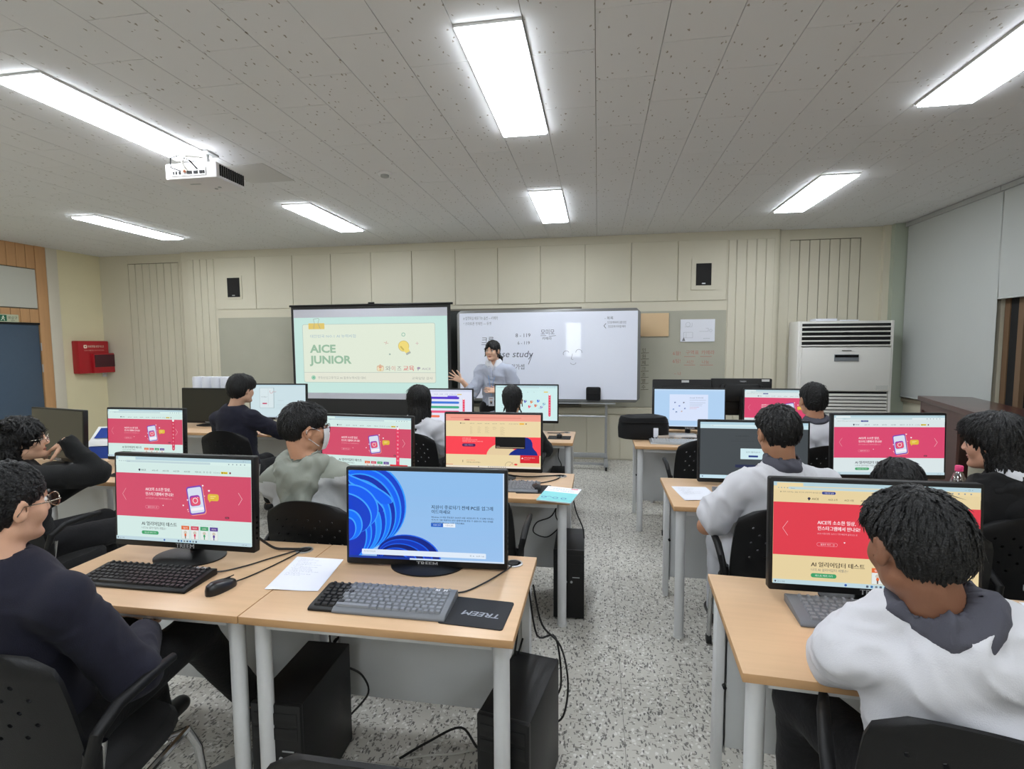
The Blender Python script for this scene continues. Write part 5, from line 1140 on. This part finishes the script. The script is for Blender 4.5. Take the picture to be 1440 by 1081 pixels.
    # ---- face pieces
    if detail:
        fm = MB()
        for s_ in (-1, 1):
            for nm, c, r, m in (('eyeball', (s_*.031, .0715, .004), .0125, 'eye'), ('iris', (s_*.031, .0785, .004), .0068, 'iris')):
                mb_ = MB(); mb_.lathe([(r*math.sin(a_), -r*math.cos(a_)) for a_ in (.2, .8, 1.57, 2.3, 2.94)], 12); Rm = Matrix(Rh.tolist())
                mb_.v = [tuple(Vector(Tm(c))+Rm @ Vector(p)) for p in mb_.v]; mb_.build(nm, m, t, smooth=True)
            MB().tube([Tm((s_*.016, .0905, .0255)), Tm((s_*.032, .0885, .0285)), Tm((s_*.047, .078, .024))], [.0028, .0034, .0016], 6).build('eyebrow', 'hair', t, smooth=True)
            MB().tube([Tm((s_*.017, .0855, .008)), Tm((s_*.031, .087, .0115)), Tm((s_*.045, .079, .007))], [.001, .0016, .001], 5).build('eyelash', 'hair', t)
        MB().tube([Tm((-.021, .080, -.058)), Tm((-.008, .0865, -.0555)), Tm((.008, .0865, -.0555)), Tm((.021, .080, -.058))], [.002, .0042, .0042, .002], 8).tube([Tm((-.019, .079, -.061)), Tm((0, .0845, -.0655)), Tm((.019, .079, -.061))], [.002, .0052, .002], 8).build('lips', 'lips', t, smooth=True)
    # ---- hair
    if hair == 'bald': pass
    hl = np.array([hd-.24, hd+.24]); 
    if hair in ('long', 'curly', 'pony', 'bob'): hl[0][2] -= .2
    H = Grid(hl[0], hl[1], .0055 if detail else .007); H.frame(hd, Rh)
    e = lambda c, r, **k: H.ell(A3(*c)*q, A3(*r)*q, **k); cp = lambda a, b, ra, rb, **k: H.cap(A3(*a)*q, A3(*b)*q, ra*q, rb*q, **k)
    tuft = (900, .02)
    if hair == 'short':
        e((0, -.012, .040), (.080, .100, .086)); e((0, -.040, -.004), (.0725, .068, .076), k=.02); e((0, .10, -.035), (.10, .062, .085), k=.01, cut=True)
        for s_ in (-1, 1): e((s_*.082, .012, -.035), (.03, .034, .040), k=.008, cut=True)
    elif hair == 'mop':
        e((0, -.010, .040), (.081, .099, .087)); e((0, -.037, .008), (.073, .067, .068), k=.03); e((.0, .046, .056), (.064, .048, .046), k=.03); e((0, .112, -.045), (.10, .058, .075), k=.008, cut=True)
        for s_ in (-1, 1): e((s_*.088, .002, -.030), (.040, .042, .048), k=.008, cut=True)
        tuft = (1300, .032)
    elif hair == 'nape':
        e((0, -.010, .046), (.088, .106, .090)); e((0, -.042, .0), (.080, .074, .080), k=.03); e((.0, .05, .055), (.07, .052, .05), k=.03); e((0, .112, -.045), (.10, .062, .08), k=.008, cut=True)
        for s_ in (-1, 1): e((s_*.083, .012, -.04), (.028, .03, .036), k=.008, cut=True)
        tuft = (900, .04)
    elif hair in ('long', 'curly'):
        z = -.24 if hair == 'long' else -.17; wd = .085 if hair == 'long' else .10
        e((0, -.012, .042), (.09 if hair == 'long' else .105, .108, .092)); cp((0, -.04, .02), (0, -.075, z), wd, wd*.85, k=.03, flat=((0, 1, .0), .72))
        e((0, .105, -.04), (.066, .07, .10), k=.012, cut=True)
        if hair == 'curly':
            for i in range(26):
                a_ = i*2.4; zz = .1-.29*i/26; e((.098*math.cos(a_), -.035+.09*abs(math.sin(a_))*-1, zz), (.032, .03, .03), k=.02)
        else:
            for s_ in (-1, 1): cp((s_*.07, .0, .0), (s_*.08, -.03, z*.8), .028, .022, k=.02)
        tuft = (1300, .07)
    elif hair == 'bob':
        e((0, -.012, .042), (.094, .112, .092)); cp((0, -.035, .0), (0, -.05, -.10), .096, .088, k=.03, flat=((0, 1, 0), .85)); e((0, .045, .07), (.075, .06, .045), k=.03)
        e((0, .125, -.04), (.085, .078, .095), k=.012, cut=True)
        for s_ in (-1, 1): e((s_*.092, .045, -.05), (.035, .045, .07), k=.01, cut=True)
        tuft = (1300, .042)
    elif hair in ('tied', 'pony'):
        e((0, -.014, .040), (.081, .101, .087)); e((0, -.040, -.005), (.073, .068, .075), k=.02); e((0, .105, -.035), (.078, .062, .088), k=.012, cut=True)
        for s_ in (-1, 1): e((s_*.084, .01, -.03), (.022, .026, .034), k=.006, cut=True); cp((s_*.072, .045, .03), (s_*.077, .03, -.06), .008, .004, k=.008)
        if hair == 'pony':
            cp((.0, -.10, -.03), (-.06, -.10, -.09), .028, .024, k=.01); cp((-.06, -.10, -.09), (-.085, -.07, -.19), .023, .008, k=.012)
            for s_ in (-1, 1): cp((0, .072, .085), (s_*.052, .078, .028), .014, .007, k=.012); cp((0, .07, .09), (s_*.022, .086, .036), .012, .005, k=.01)
        else: cp((0, -.06, -.02), (0, -.072, -.12), .052, .040, k=.02); cp((.06, -.02, -.06), (.085, -.02, -.12), .007, .003, k=.005); cp((-.06, -.02, -.06), (-.085, -.02, -.12), .007, .003, k=.005)
        tuft = (500, .03)
    HV, HQ = H.mesh(); HV = relax(HV, HQ, 2, .5); HN = vnormals(HV, HQ); LP = (HV-hd) @ Rh
    az = np.arctan2(LP[:, 0], LP[:, 1]+.02); rad = np.hypot(LP[:, 0], LP[:, 1]+.02)
    st = vnoise(np.stack([np.cos(az)*11, np.sin(az)*11, LP[:, 2]*7], 1), 3)+.6*vnoise(np.stack([np.cos(az)*26, np.sin(az)*26, LP[:, 2]*16], 1), 6)
    if hair == 'curly': st = 1.6*vnoise(LP*60, 4)+vnoise(LP*110, 5)
    HV = HV+HN*(st*.0042*(1.5 if hair == 'curly' else 1))[:, None]; 
    ho = to_obj('hair', HV, HQ, 'hair', t)
    # strands: short tapered locks following the scalp
    nT, LT = tuft if detail else (tuft[0]//3, tuft[1]); rs = np.random.RandomState(int(abs(loc[0])*100)); ok = np.where(LP[:, 2] > (-.10 if hair != 'long' else -.25))[0]; ok = ok[~((np.abs(LP[ok][:, 0]) > .045) & (LP[ok][:, 1] > -.05) & (LP[ok][:, 2] < .03))] if hair in ('mop', 'nape', 'short') else ok; pk = rs.choice(ok, nT)
    crown = A3(0, -.035, .13)*q
    TV = []; TF = []
    base = HV[pk]; nn = HN[pk]; fl = (LP[pk]-crown); fl[:, 2] -= .05; fl = fl @ Rh.T
    if hair == 'curly': fl = fl+rs.randn(nT, 3)*.08
    fl = fl-nn*(fl*nn).sum(1)[:, None]; fl /= np.maximum(np.linalg.norm(fl, axis=1), 1e-6)[:, None]; fl = fl+rs.randn(nT, 3)*.11; sd_ = np.cross(fl, nn); sd_ /= np.maximum(np.linalg.norm(sd_, axis=1), 1e-6)[:, None]
    ln_ = (LT*(.6+.7*rs.rand(nT))*(np.clip((LP[pk][:, 2]+.10)/.10, .22, 1) if hair in ('mop', 'nape', 'short') else 1))[:, None]; wd = (.0022+.0028*rs.rand(nT))[:, None]*(1 if detail else 1.5)
    rows_ = []
    for k_, (f_, w__, off) in enumerate(((0, .5, -.002), (.35, 1, .0018), (.7, .8, .0014), (1, .08, .0006+.003*(hair in ('mop', 'nape', 'curly'))))):
        c_ = base+fl*ln_*(f_-.25)+nn*(off-.9*(ln_*(f_-.25))**2*8*.6); rows_ += [c_-sd_*wd*w__, c_+nn*wd*.5*w__, c_+sd_*wd*w__]
    V_ = np.stack(rows_, 1).reshape(-1, 3); F_ = []
    for k_ in range(3):
        for j in range(2): F_.append((k_*3+j, k_*3+j+1, k_*3+j+4, k_*3+j+3))
    F_ = np.array(F_); TQ = (np.arange(nT)[:, None, None]*12+F_[None]).reshape(-1, 4); o_ = to_obj('hair_strands', V_, TQ, 'hair', ho); o_['kind'] = 'stuff'
    # ---- top
    G = Grid(lo, hi, .0075 if detail else .009); tw = width
    c1 = hipc+A3(0, 0, .0); fa = (fwd, .72)
    loose = {'shirt': .018, 'jacket': .02, 'hoodie': .026, 'sweater': .02}[top]
    G.cap(c1-up*(0 if not stand else .02), mid, .125*tw+loose, .118*tw+loose, .03, fa); G.cap(mid, nk-up*.10, .120*tw+loose, .128*tw+loose*.6, .04, fa)
    for i in (0, 1):
        G.cap(nk-up*.045, sh[i]-up*.002, .052, .050+loose*.35, .045); ed = el[i]-sh[i]
        if sleeve == 'short':
            e2 = sh[i]+ed*.72; G.cap(sh[i], e2, .050+loose*.35, .057+loose*.7, .025); n_ = ed/np.linalg.norm(ed)
            G.cap(e2+n_*.05, e2+n_*.05+n_*.001, .03, .03, 0, cut=True)
        elif sleeve == 'roll':
            G.cap(sh[i], el[i], .058, .056, .025); fd = ha[i]-el[i]; G.cap(el[i], el[i]+fd*.3, .052, .052, .015); G.cap(el[i]+fd*.28, el[i]+fd*.36, .054, .053, .004)
        else:
            G.cap(sh[i], el[i], .055+loose*.35, .050+loose*.35, .025); G.cap(el[i], ha[i], .048+loose*.35, .036+loose*.25, .02)
            fd = (ha[i]-el[i])/np.linalg.norm(ha[i]-el[i]); G.cap(ha[i]+fd*.012, ha[i]+fd*.06, .03, .04, 0, cut=True)
    if top == 'hoodie' and False:
        hb = nk-fwd*.075; G.cap(nk-fwd*.05+right*.075+up*.015, hb-up*.10, .045, .05, .03); G.cap(nk-fwd*.05-right*.075+up*.015, hb-up*.10, .045, .05, .03); G.cap(nk+right*.07+fwd*.03, nk+right*.075-fwd*.05, .035, .042, .02); G.cap(nk-right*.07+fwd*.03, nk-right*.075-fwd*.05, .035, .042, .02)
    if top == 'jacket': G.cap(nk-fwd*.045-right*.05, nk-fwd*.045+right*.05, .026, .026, .02)
    cu = nb-(nk-up*.03); cu /= np.linalg.norm(cu); G.cap(nk-cu*.07, nk-cu*.002, .085, .060, .03); G.cap(nk-cu*.01, nk+cu*.15, .055, .060, .004, cut=True)
    if stand: G.cap(nk+up*.04+fwd*.06, nk-up*.17+fwd*.12, .040, .010, .006, cut=True)
    V, Q = G.mesh(); V = relax(V, Q, 2, .5); V = folds(V, Q, {'shirt': .034, 'jacket': .018, 'hoodie': .030, 'sweater': .020}[top], 8.5, int(abs(loc[1])*10)+3)
    mats = [M[top_c]]; mi = None
    if top == 'hoodie' and top_c == 'hood_light':
        mats.append(M['hood_green']); fc = V[Q].mean(1); s1 = (fc-nk) @ up; lat = (fc-nk) @ right; bk = -((fc-nk) @ fwd); N_ = vnormals(V, Q)[Q[:, 0]]
        mi = (s1 > -.062).astype(int)
    if False:
        mats.append(M['shirt_seam']); fc = V[Q].mean(1); s1 = (fc-nk) @ up; mi = ((np.abs(s1+.125+.01*np.abs((fc-nk) @ right)) < .0028) & (((fc-nk) @ fwd) < 0)).astype(int)
    to_obj({'shirt': 'shirt', 'jacket': 'jacket', 'hoodie': 'hooded_jacket', 'sweater': 'sweater'}[top], V, Q, mats, t, mi)
    if collar:
        K = Grid(nk-.2, nk+.2, .005); o9 = .008
        K.cap(mid, nk-up*.10, .120*tw+loose+o9, .128*tw+loose*.6+o9, .04, fa)
        for i in (0, 1): K.cap(nk-up*.045, sh[i]-up*.002, .052+o9, .050+loose*.35+o9, .045)
        K.cap(nk-cu*.07, nk+cu*.010, .085+o9, .060+o9, .03); K.keep(nk-cu*.012+fwd*.012, nk+cu*.03, .079, .079)
        if stand: K.cap(nk+up*.05+fwd*.06, nk-up*.16+fwd*.12, .040, .012, .006, cut=True)
        K.cap(nk-cu*.01, nk+cu*.15, .0555, .061, .004, cut=True)
        V, Q = K.mesh(); V = relax(V, Q, 2, .5); V = folds(V, Q, {'shirt': .034, 'jacket': .018, 'hoodie': .030, 'sweater': .020}[top], 8.5, int(abs(loc[1])*10)+3); to_obj('collar', V, Q, M[collar], t)
    if top == 'hoodie':
        K = Grid(nk-.24, nk+.2, .006)
        for s_ in (-1, 1):
            K.cap(nk+right*s_*.062+fwd*.055-up*.015, nk+right*s_*.092-fwd*.035-up*.0, .026, .033, .02); K.cap(nk+right*s_*.092-fwd*.035, nk+right*s_*.035-fwd*.118-up*.135, .036, .034, .02)
            K.cap(nk+right*s_*.06-fwd*.07+up*.012, nk+right*s_*.01-fwd*.085-up*.07, .030, .026, .012)
        K.ell(nk-fwd*.085-up*.06, (.085, .045, .085), k=.02); K.cap(nk-up*.06+fwd*.012, nk+up*.10+fwd*.012, .058, .092, .006, cut=True)
        V, Q = K.mesh(); V = relax(V, Q, 2); V = folds(V, Q, .016, 13, 8); to_obj('hood', V, Q, M['hood_green' if top_c == 'hood_light' else top_c], t)
    # ---- trousers, shoes
    T_ = Grid(lo, hi, .009)
    T_.cap(hips[0]-A3(0, .01, .0), hips[1]-A3(0, .01, 0), .105, .105, .03)
    for i in (0, 1): T_.cap(hips[i], kn[i], .090, .068, .03); T_.cap(kn[i], an[i]+A3(0, 0, .05), .066, .055, .03)
    if stand: T_.cap(hipc, hipc+A3(0, 0, .06), .12, .11, .03, (A3(0, 1, 0), .8))
    T_.half((0, 0, .07), (0, 0, -1)); V, Q = T_.mesh(); V = relax(V, Q, 2); V = folds(V, Q, .006, 8, 4); to_obj('trousers', V, Q, M[pants], t)
    for i in (0, 1):
        Sg = Grid(an[i]-A3(.1, .12, .12), an[i]+A3(.1, .24, .1), .006)
        a_ = an[i].copy(); a_[2] = max(a_[2], .06); Sg.cap(a_-A3(0, .03, .022), a_+A3(0, .13, -.026), .042, .036, .02, (A3(0, 0, 1), .9)); Sg.cap(a_-A3(0, .02, .0), a_-A3(0, .02, .01), .04, .04, .01); Sg.cap(a_+A3(0, -.02, .02), a_+A3(0, -.02, .08), .036, .036, .004, cut=True)
        Sg.half((0, 0, .003), (0, 0, -1)); V, Q = Sg.mesh(); to_obj('shoe', V, Q, 'shoe', t)
    # ---- glasses, mask
    if glasses:
        gr = glasses
        for s_ in (-1, 1):
            c = (s_*.034, .106, .0); P_ = [Tm((c[0]+.0235*math.cos(a_), c[1]-.25*abs(.0235*math.cos(a_)), c[2]+.020*math.sin(a_))) for a_ in [2*PI*k_/20 for k_ in range(21)]]
            rim = MB().tube(P_, .0013, 6, caps=False).build('glasses_rim', gr, t, smooth=True)
            V_ = [tuple(p) for p in P_[:-1]]; MB().add(V_, [tuple(range(20))]).build('lens', 'lens', rim)
            MB().tube([Tm((s_*.058, .102, .004)), Tm((s_*.078, .06, .004)), Tm((s_*.084, -.002, .006)), Tm((s_*.083, -.018, -.018))], .0015, 6).build('temple_arm', gr, t, smooth=True)
        MB().tube([Tm((-.011, .103, .004)), Tm((0, .106, .007)), Tm((.011, .103, .004))], .0014, 6).build('bridge', gr, t, smooth=True)
    if mask:
        n_ = 14; MV = []; MF = []
        for j in range(9):
            for i in range(n_+1):
                u = -1+2*i/n_; v = j/8; z = .0-.10*v; w_ = .060*(1-.22*v*v); x = u*w_; y = .03+.082*math.sqrt(max(0, 1-(abs(u)*.86)**2))*(1-.28*(v-.35)**2*2)+.006*(1-abs(u))
                MV.append(Tm((x, y, z+.012*(1-abs(u))*(1-v))))
        N1 = len(MV); MF = [(j*(n_+1)+i, j*(n_+1)+i+1, (j+1)*(n_+1)+i+1, (j+1)*(n_+1)+i) for j in range(8) for i in range(n_)]
        mk = MB().add(MV, MF).build('face_mask', 'mask', t, smooth=True)
        for s_ in (-1, 1): MB().tube([Tm((s_*.058, .055, -.01)), Tm((s_*.078, .01, .012)), Tm((s_*.084, -.018, .0)), Tm((s_*.078, -.008, -.035)), Tm((s_*.052, .05, -.08))], .0018, 6).build('ear_loop', 'mask', mk, smooth=True)
    return t, dict(nk=nk, up=up, fwd=fwd, right=right, T=Tm)
M['w_shirt'] = mat('white_shirt', (204, 204, 209), .85, noise=(4, .03), bump=(400, .12)); M['shirt_seam'] = mat('shirt_seam', (188, 188, 194), .85)
M['navy'] = mat('navy_wool', (17, 17, 34), .95, sheen=.03, noise=(90, .25), bump=(500, .25)); M['black_knit'] = mat('black_knit', (11, 12, 12), .95, sheen=.03, noise=(60, .3), bump=(300, .4))
M['black_hood'] = mat('black_cotton', (13, 13, 14), .95, sheen=.03, bump=(400, .2)); M['hood_light'] = mat('light_grey_nylon', (188, 190, 190), .7, noise=(6, .04), bump=(200, .08)); M['hood_green'] = mat('sage_grey_nylon', (140, 144, 134), .7, noise=(6, .05), bump=(200, .08))
M['collar_dark'] = mat('charcoal_collar', (72, 72, 82), .85, bump=(400, .15)); M['collar_white'] = mat('white_collar', (210, 212, 218), .8)
M['blue_grey'] = mat('blue_grey_shirt', (176, 182, 198), .8, noise=(60, .06, (6, 1, .6)), bump=(300, .1))
M['light_pants'] = mat('light_trousers', (196, 198, 204), .85, bump=(200, .1))
# ------------------------------------------------------------------ chairs in place
chair(CH0, -1.44, 1.13, .12, 'black chair under the boy in navy with glasses, white sticker on its back')
chair(CH0, -1.23, 2.26, -.05, 'black perforated chair behind the boy in the hooded jacket')
chair(CH2, -2.93, 3.87, 0, 'plain black chair under the man in the navy suit')
chair(CH0, -1.43, 3.98, 0, 'black perforated chair under the girl with long straight hair')
chair(CH0, -.68, 4.06, 0, 'black chair under the girl with tied hair, behind the orange screen')
chair(CH1, .80, 2.45, -.05, 'black wheeled chair under the boy in white by the aisle')
chair(CH0, 1.50, 3.86, .05, 'black chair under the short haired boy in the third row')
chair(CH1, .79, 1.19, -.33, 'large black chair in the near right corner under the boy in white')
chair(CH1, .77, 3.98, 0, 'empty black wheeled chair at third row right of the aisle')
chair(CH0, 1.70, 2.46, -.1, 'black chair with a white sticker behind the girl in the black hood')
chair(CH0, 1.22, 2.32, 0, 'black chair under the person whose head is lowered')
chair(CH0, -2.88, 2.22, .05, 'black chair under the dark haired girl resting her face on a hand')
chair(CH0, -.60, 2.52, 0, 'empty black chair at the second row desk behind the blue screen')
chair(CH2, -.36, .99, .0, 'empty black chair at the bottom edge in front of the nearest desk')
# ------------------------------------------------------------------ people in place
person('person in a navy jacket and round thin glasses at near left, black short hair', (-1.52, 1.12), .05, (-1.50, 1.05, .985), (-1.52, 1.08, 1.138), -.12, -.05, hair='short', skin=(206, 160, 132), top='jacket', top_c='navy', sleeve='long',
       elbows=[None, (-1.27, 1.12, .74)], hands=[(-1.66, 1.40, .66), (-1.42, 1.37, .65)], knees=[(-1.66, 1.55, .52), (-1.42, 1.56, .53)], feet=[(-1.70, 1.66, .09), (-1.40, 1.80, .09)], glasses='glass_rim', width=1.08, hs=.95, res=.005)
person('person in a white short sleeved shirt with charcoal collar at near right, black mop hair', (.80, 1.20), -.35, (.68, 1.11, 1.0), (.635, 1.13, 1.138), .12, -.12, hair='mop', skin=(132, 90, 68), top_c='w_shirt', collar='collar_dark',
       elbows=[(.60, 1.32, .78), None], hands=[(.72, 1.48, .75), (.96, 1.46, .75)], knees=[(.60, 1.57, .50), (.86, 1.60, .50)], feet=[(.62, 1.62, .09), (.9, 1.68, .09)], width=1.08, res=.005, hs=.97)
person('person in a sage and light grey hooded jacket with a white face mask', (-1.28, 2.24), -.05, (-1.335, 2.17, 1.015), (-1.345, 2.19, 1.165), -.72, -.02, hair='mop', skin=(196, 146, 116), top='hoodie', top_c='hood_light', sleeve='long',
       elbows=[(-1.50, 2.30, .76), (-1.08, 2.32, .76)], hands=[(-1.38, 2.52, .74), (-1.15, 2.56, .76)], glasses='dark_rim', mask=True, width=1.1, res=.005)
person('person with long dark curly hair in a black sweater resting her face on a hand', (-2.95, 2.20), -.25, (-3.0, 2.20, .93), (-2.98, 2.23, 1.06), -.75, .05, hair='curly', skin=(214, 170, 142), top='sweater', top_c='black_knit', sleeve='long',
       elbows=[None, (-2.72, 2.44, .85)], hands=[None, (-2.84, 2.34, 1.04)], hand_dirs=[None, (-.85, -.15, -.40)], hand_n=[None, (-.35, .2, -.8)], glasses='glass_rim', hs=.95, width=1.0, curl=(.35, .5))
person('person in a navy suit seen from behind in the third row, short black hair', (-2.94, 3.86), -.1, (-2.96, 3.80, 1.035), (-2.90, 3.83, 1.19), -.3, -.05, hair='nape', skin=(206, 164, 138), top='jacket', top_c='navy', sleeve='long',
       elbows=[None, (-2.66, 4.0, .80)], hands=[None, (-2.50, 4.22, .765)], width=1.1, detail=0, res=.007)
person('person with long straight black hair and white blouse in the third row', (-1.42, 4.0), 0, (-1.43, 3.96, .96), (-1.425, 4.0, 1.10), 0, 0, hair='long', skin=(206, 164, 138), top_c='w_shirt', elbows=[None, (-1.20, 4.02, .72)], hands=[None, (-1.22, 4.2, .70)], width=.95, detail=0, res=.007, hs=.97)
person('person with tied back hair in a black top before the pale teal screen', (-.67, 4.08), 0, (-.675, 4.04, .96), (-.675, 4.09, 1.105), 0, 0, hair='tied', skin=(200, 160, 130), top='sweater', top_c='black_knit', sleeve='long', width=.95, detail=0, res=.007, hs=.97)
person('person in a white shirt by the aisle, bowl cut seen from behind, second row', (.81, 2.43), .08, (.80, 2.37, 1.005), (.775, 2.38, 1.158), .1, -.08, hair='mop', skin=(170, 124, 96), top_c='w_shirt', collar='collar_dark',
       elbows=[(.545, 2.42, .78), None], hands=[(.58, 2.64, .745), None], pants='light_pants', width=1.14, detail=0, res=.007)
person('person with short cropped hair in a white shirt, third row right', (1.51, 3.85), .1, (1.48, 3.80, 1.005), (1.46, 3.82, 1.155), .12, 0, hair='short', skin=(190, 140, 112), top_c='w_shirt', collar='collar_dark', detail=0, res=.007)
person('person with head lowered behind the near right monitor, only hair showing', (1.20, 2.28), -.1, (1.27, 2.40, .80), (1.315, 2.48, .905), 0, -.5, hair='nape', skin=(190, 140, 112), top='sweater', top_c='black_knit', sleeve='long', hands=[(1.15, 2.80, .745), (1.42, 2.80, .745)], elbows=[(1.05, 2.55, .76), (1.50, 2.56, .76)], detail=0, res=.007)
person('person with a black bob and black hooded top at the right edge, facing left', (1.71, 2.42), .1, (1.66, 2.36, .985), (1.615, 2.40, 1.13), .66, -.08, hair='bob', skin=(196, 146, 122), top='hoodie', top_c='black_hood', sleeve='long', collar='collar_white', width=1.2,
       elbows=[(1.47, 2.42, .76), None], hands=[(1.50, 2.62, .745), None], hs=1.0)
tt, F = person('woman standing at the front in a blue grey shirt, ponytail, gesturing with open hands', (-1.09, 5.5), PI-.12, (-1.10, 5.49, 1.335), (-1.115, 5.45, 1.48), PI-.22, -.03, hair='pony', skin=(220, 178, 152), top_c='blue_grey', sleeve='roll', stand=True,
       elbows=[(-.86, 5.48, 1.06), (-1.315, 5.40, 1.03)], hands=[(-1.05, 5.33, 1.06), (-1.42, 5.30, 1.17)], hand_dirs=[(-1, -.1, .12), (-.75, -.05, .35)], hand_n=[(0, .6, -.5), (0, -1, .2)], spread=(.1, .45), curl=(.2, .12), collar='collar_white', pants='trousers', width=.98, res=.0055, hs=.92)
tt['label'] = 'person standing at the front in a blue grey shirt, ponytail, gesturing with open hands'
nk, up, fw, ri = F['nk'], F['up'], F['fwd'], F['right']
lan = MB().tube([nk-up*.01+ri*.062+fw*.01, nk-up*.06+ri*.055+fw*.085, nk-up*.18+ri*.02+fw*.135, nk-up*.33+fw*.15], .003, 6).tube([nk-up*.01-ri*.062+fw*.01, nk-up*.06-ri*.055+fw*.085, nk-up*.18-ri*.02+fw*.135, nk-up*.33+fw*.15], .003, 6)
lo_ = lan.build('lanyard', mat('lanyard_blue', (110, 150, 200), .6), tt, smooth=True)
c = nk-up*.385+fw*.155; MB().add([c+ri*a+up*b+fw*d for d in (0, .003) for a, b in ((-.032, -.048), (.032, -.048), (.032, .048), (-.032, .048))], [(3, 2, 1, 0), (4, 5, 6, 7), (0, 1, 5, 4), (1, 2, 6, 5), (2, 3, 7, 6), (3, 0, 4, 7)]).build('name_badge', 'paper', lo_)
a = Art(64, 96); a.rect(20, 40, 24, 32, (60, 60, 70)); a.el(32, 48, 8, 9, (210, 180, 160), 12); a.rect(14, 16, 36, 6, (180, 80, 70)); a.rect(16, 80, 32, 4, (120, 120, 130))
a.build('badge_print', 'art_p', lo_, .064, .096, lambda u, v, d: c-ri*(.032-u)*-1*-1+up*(-.048+v)+fw*(.0032+d))
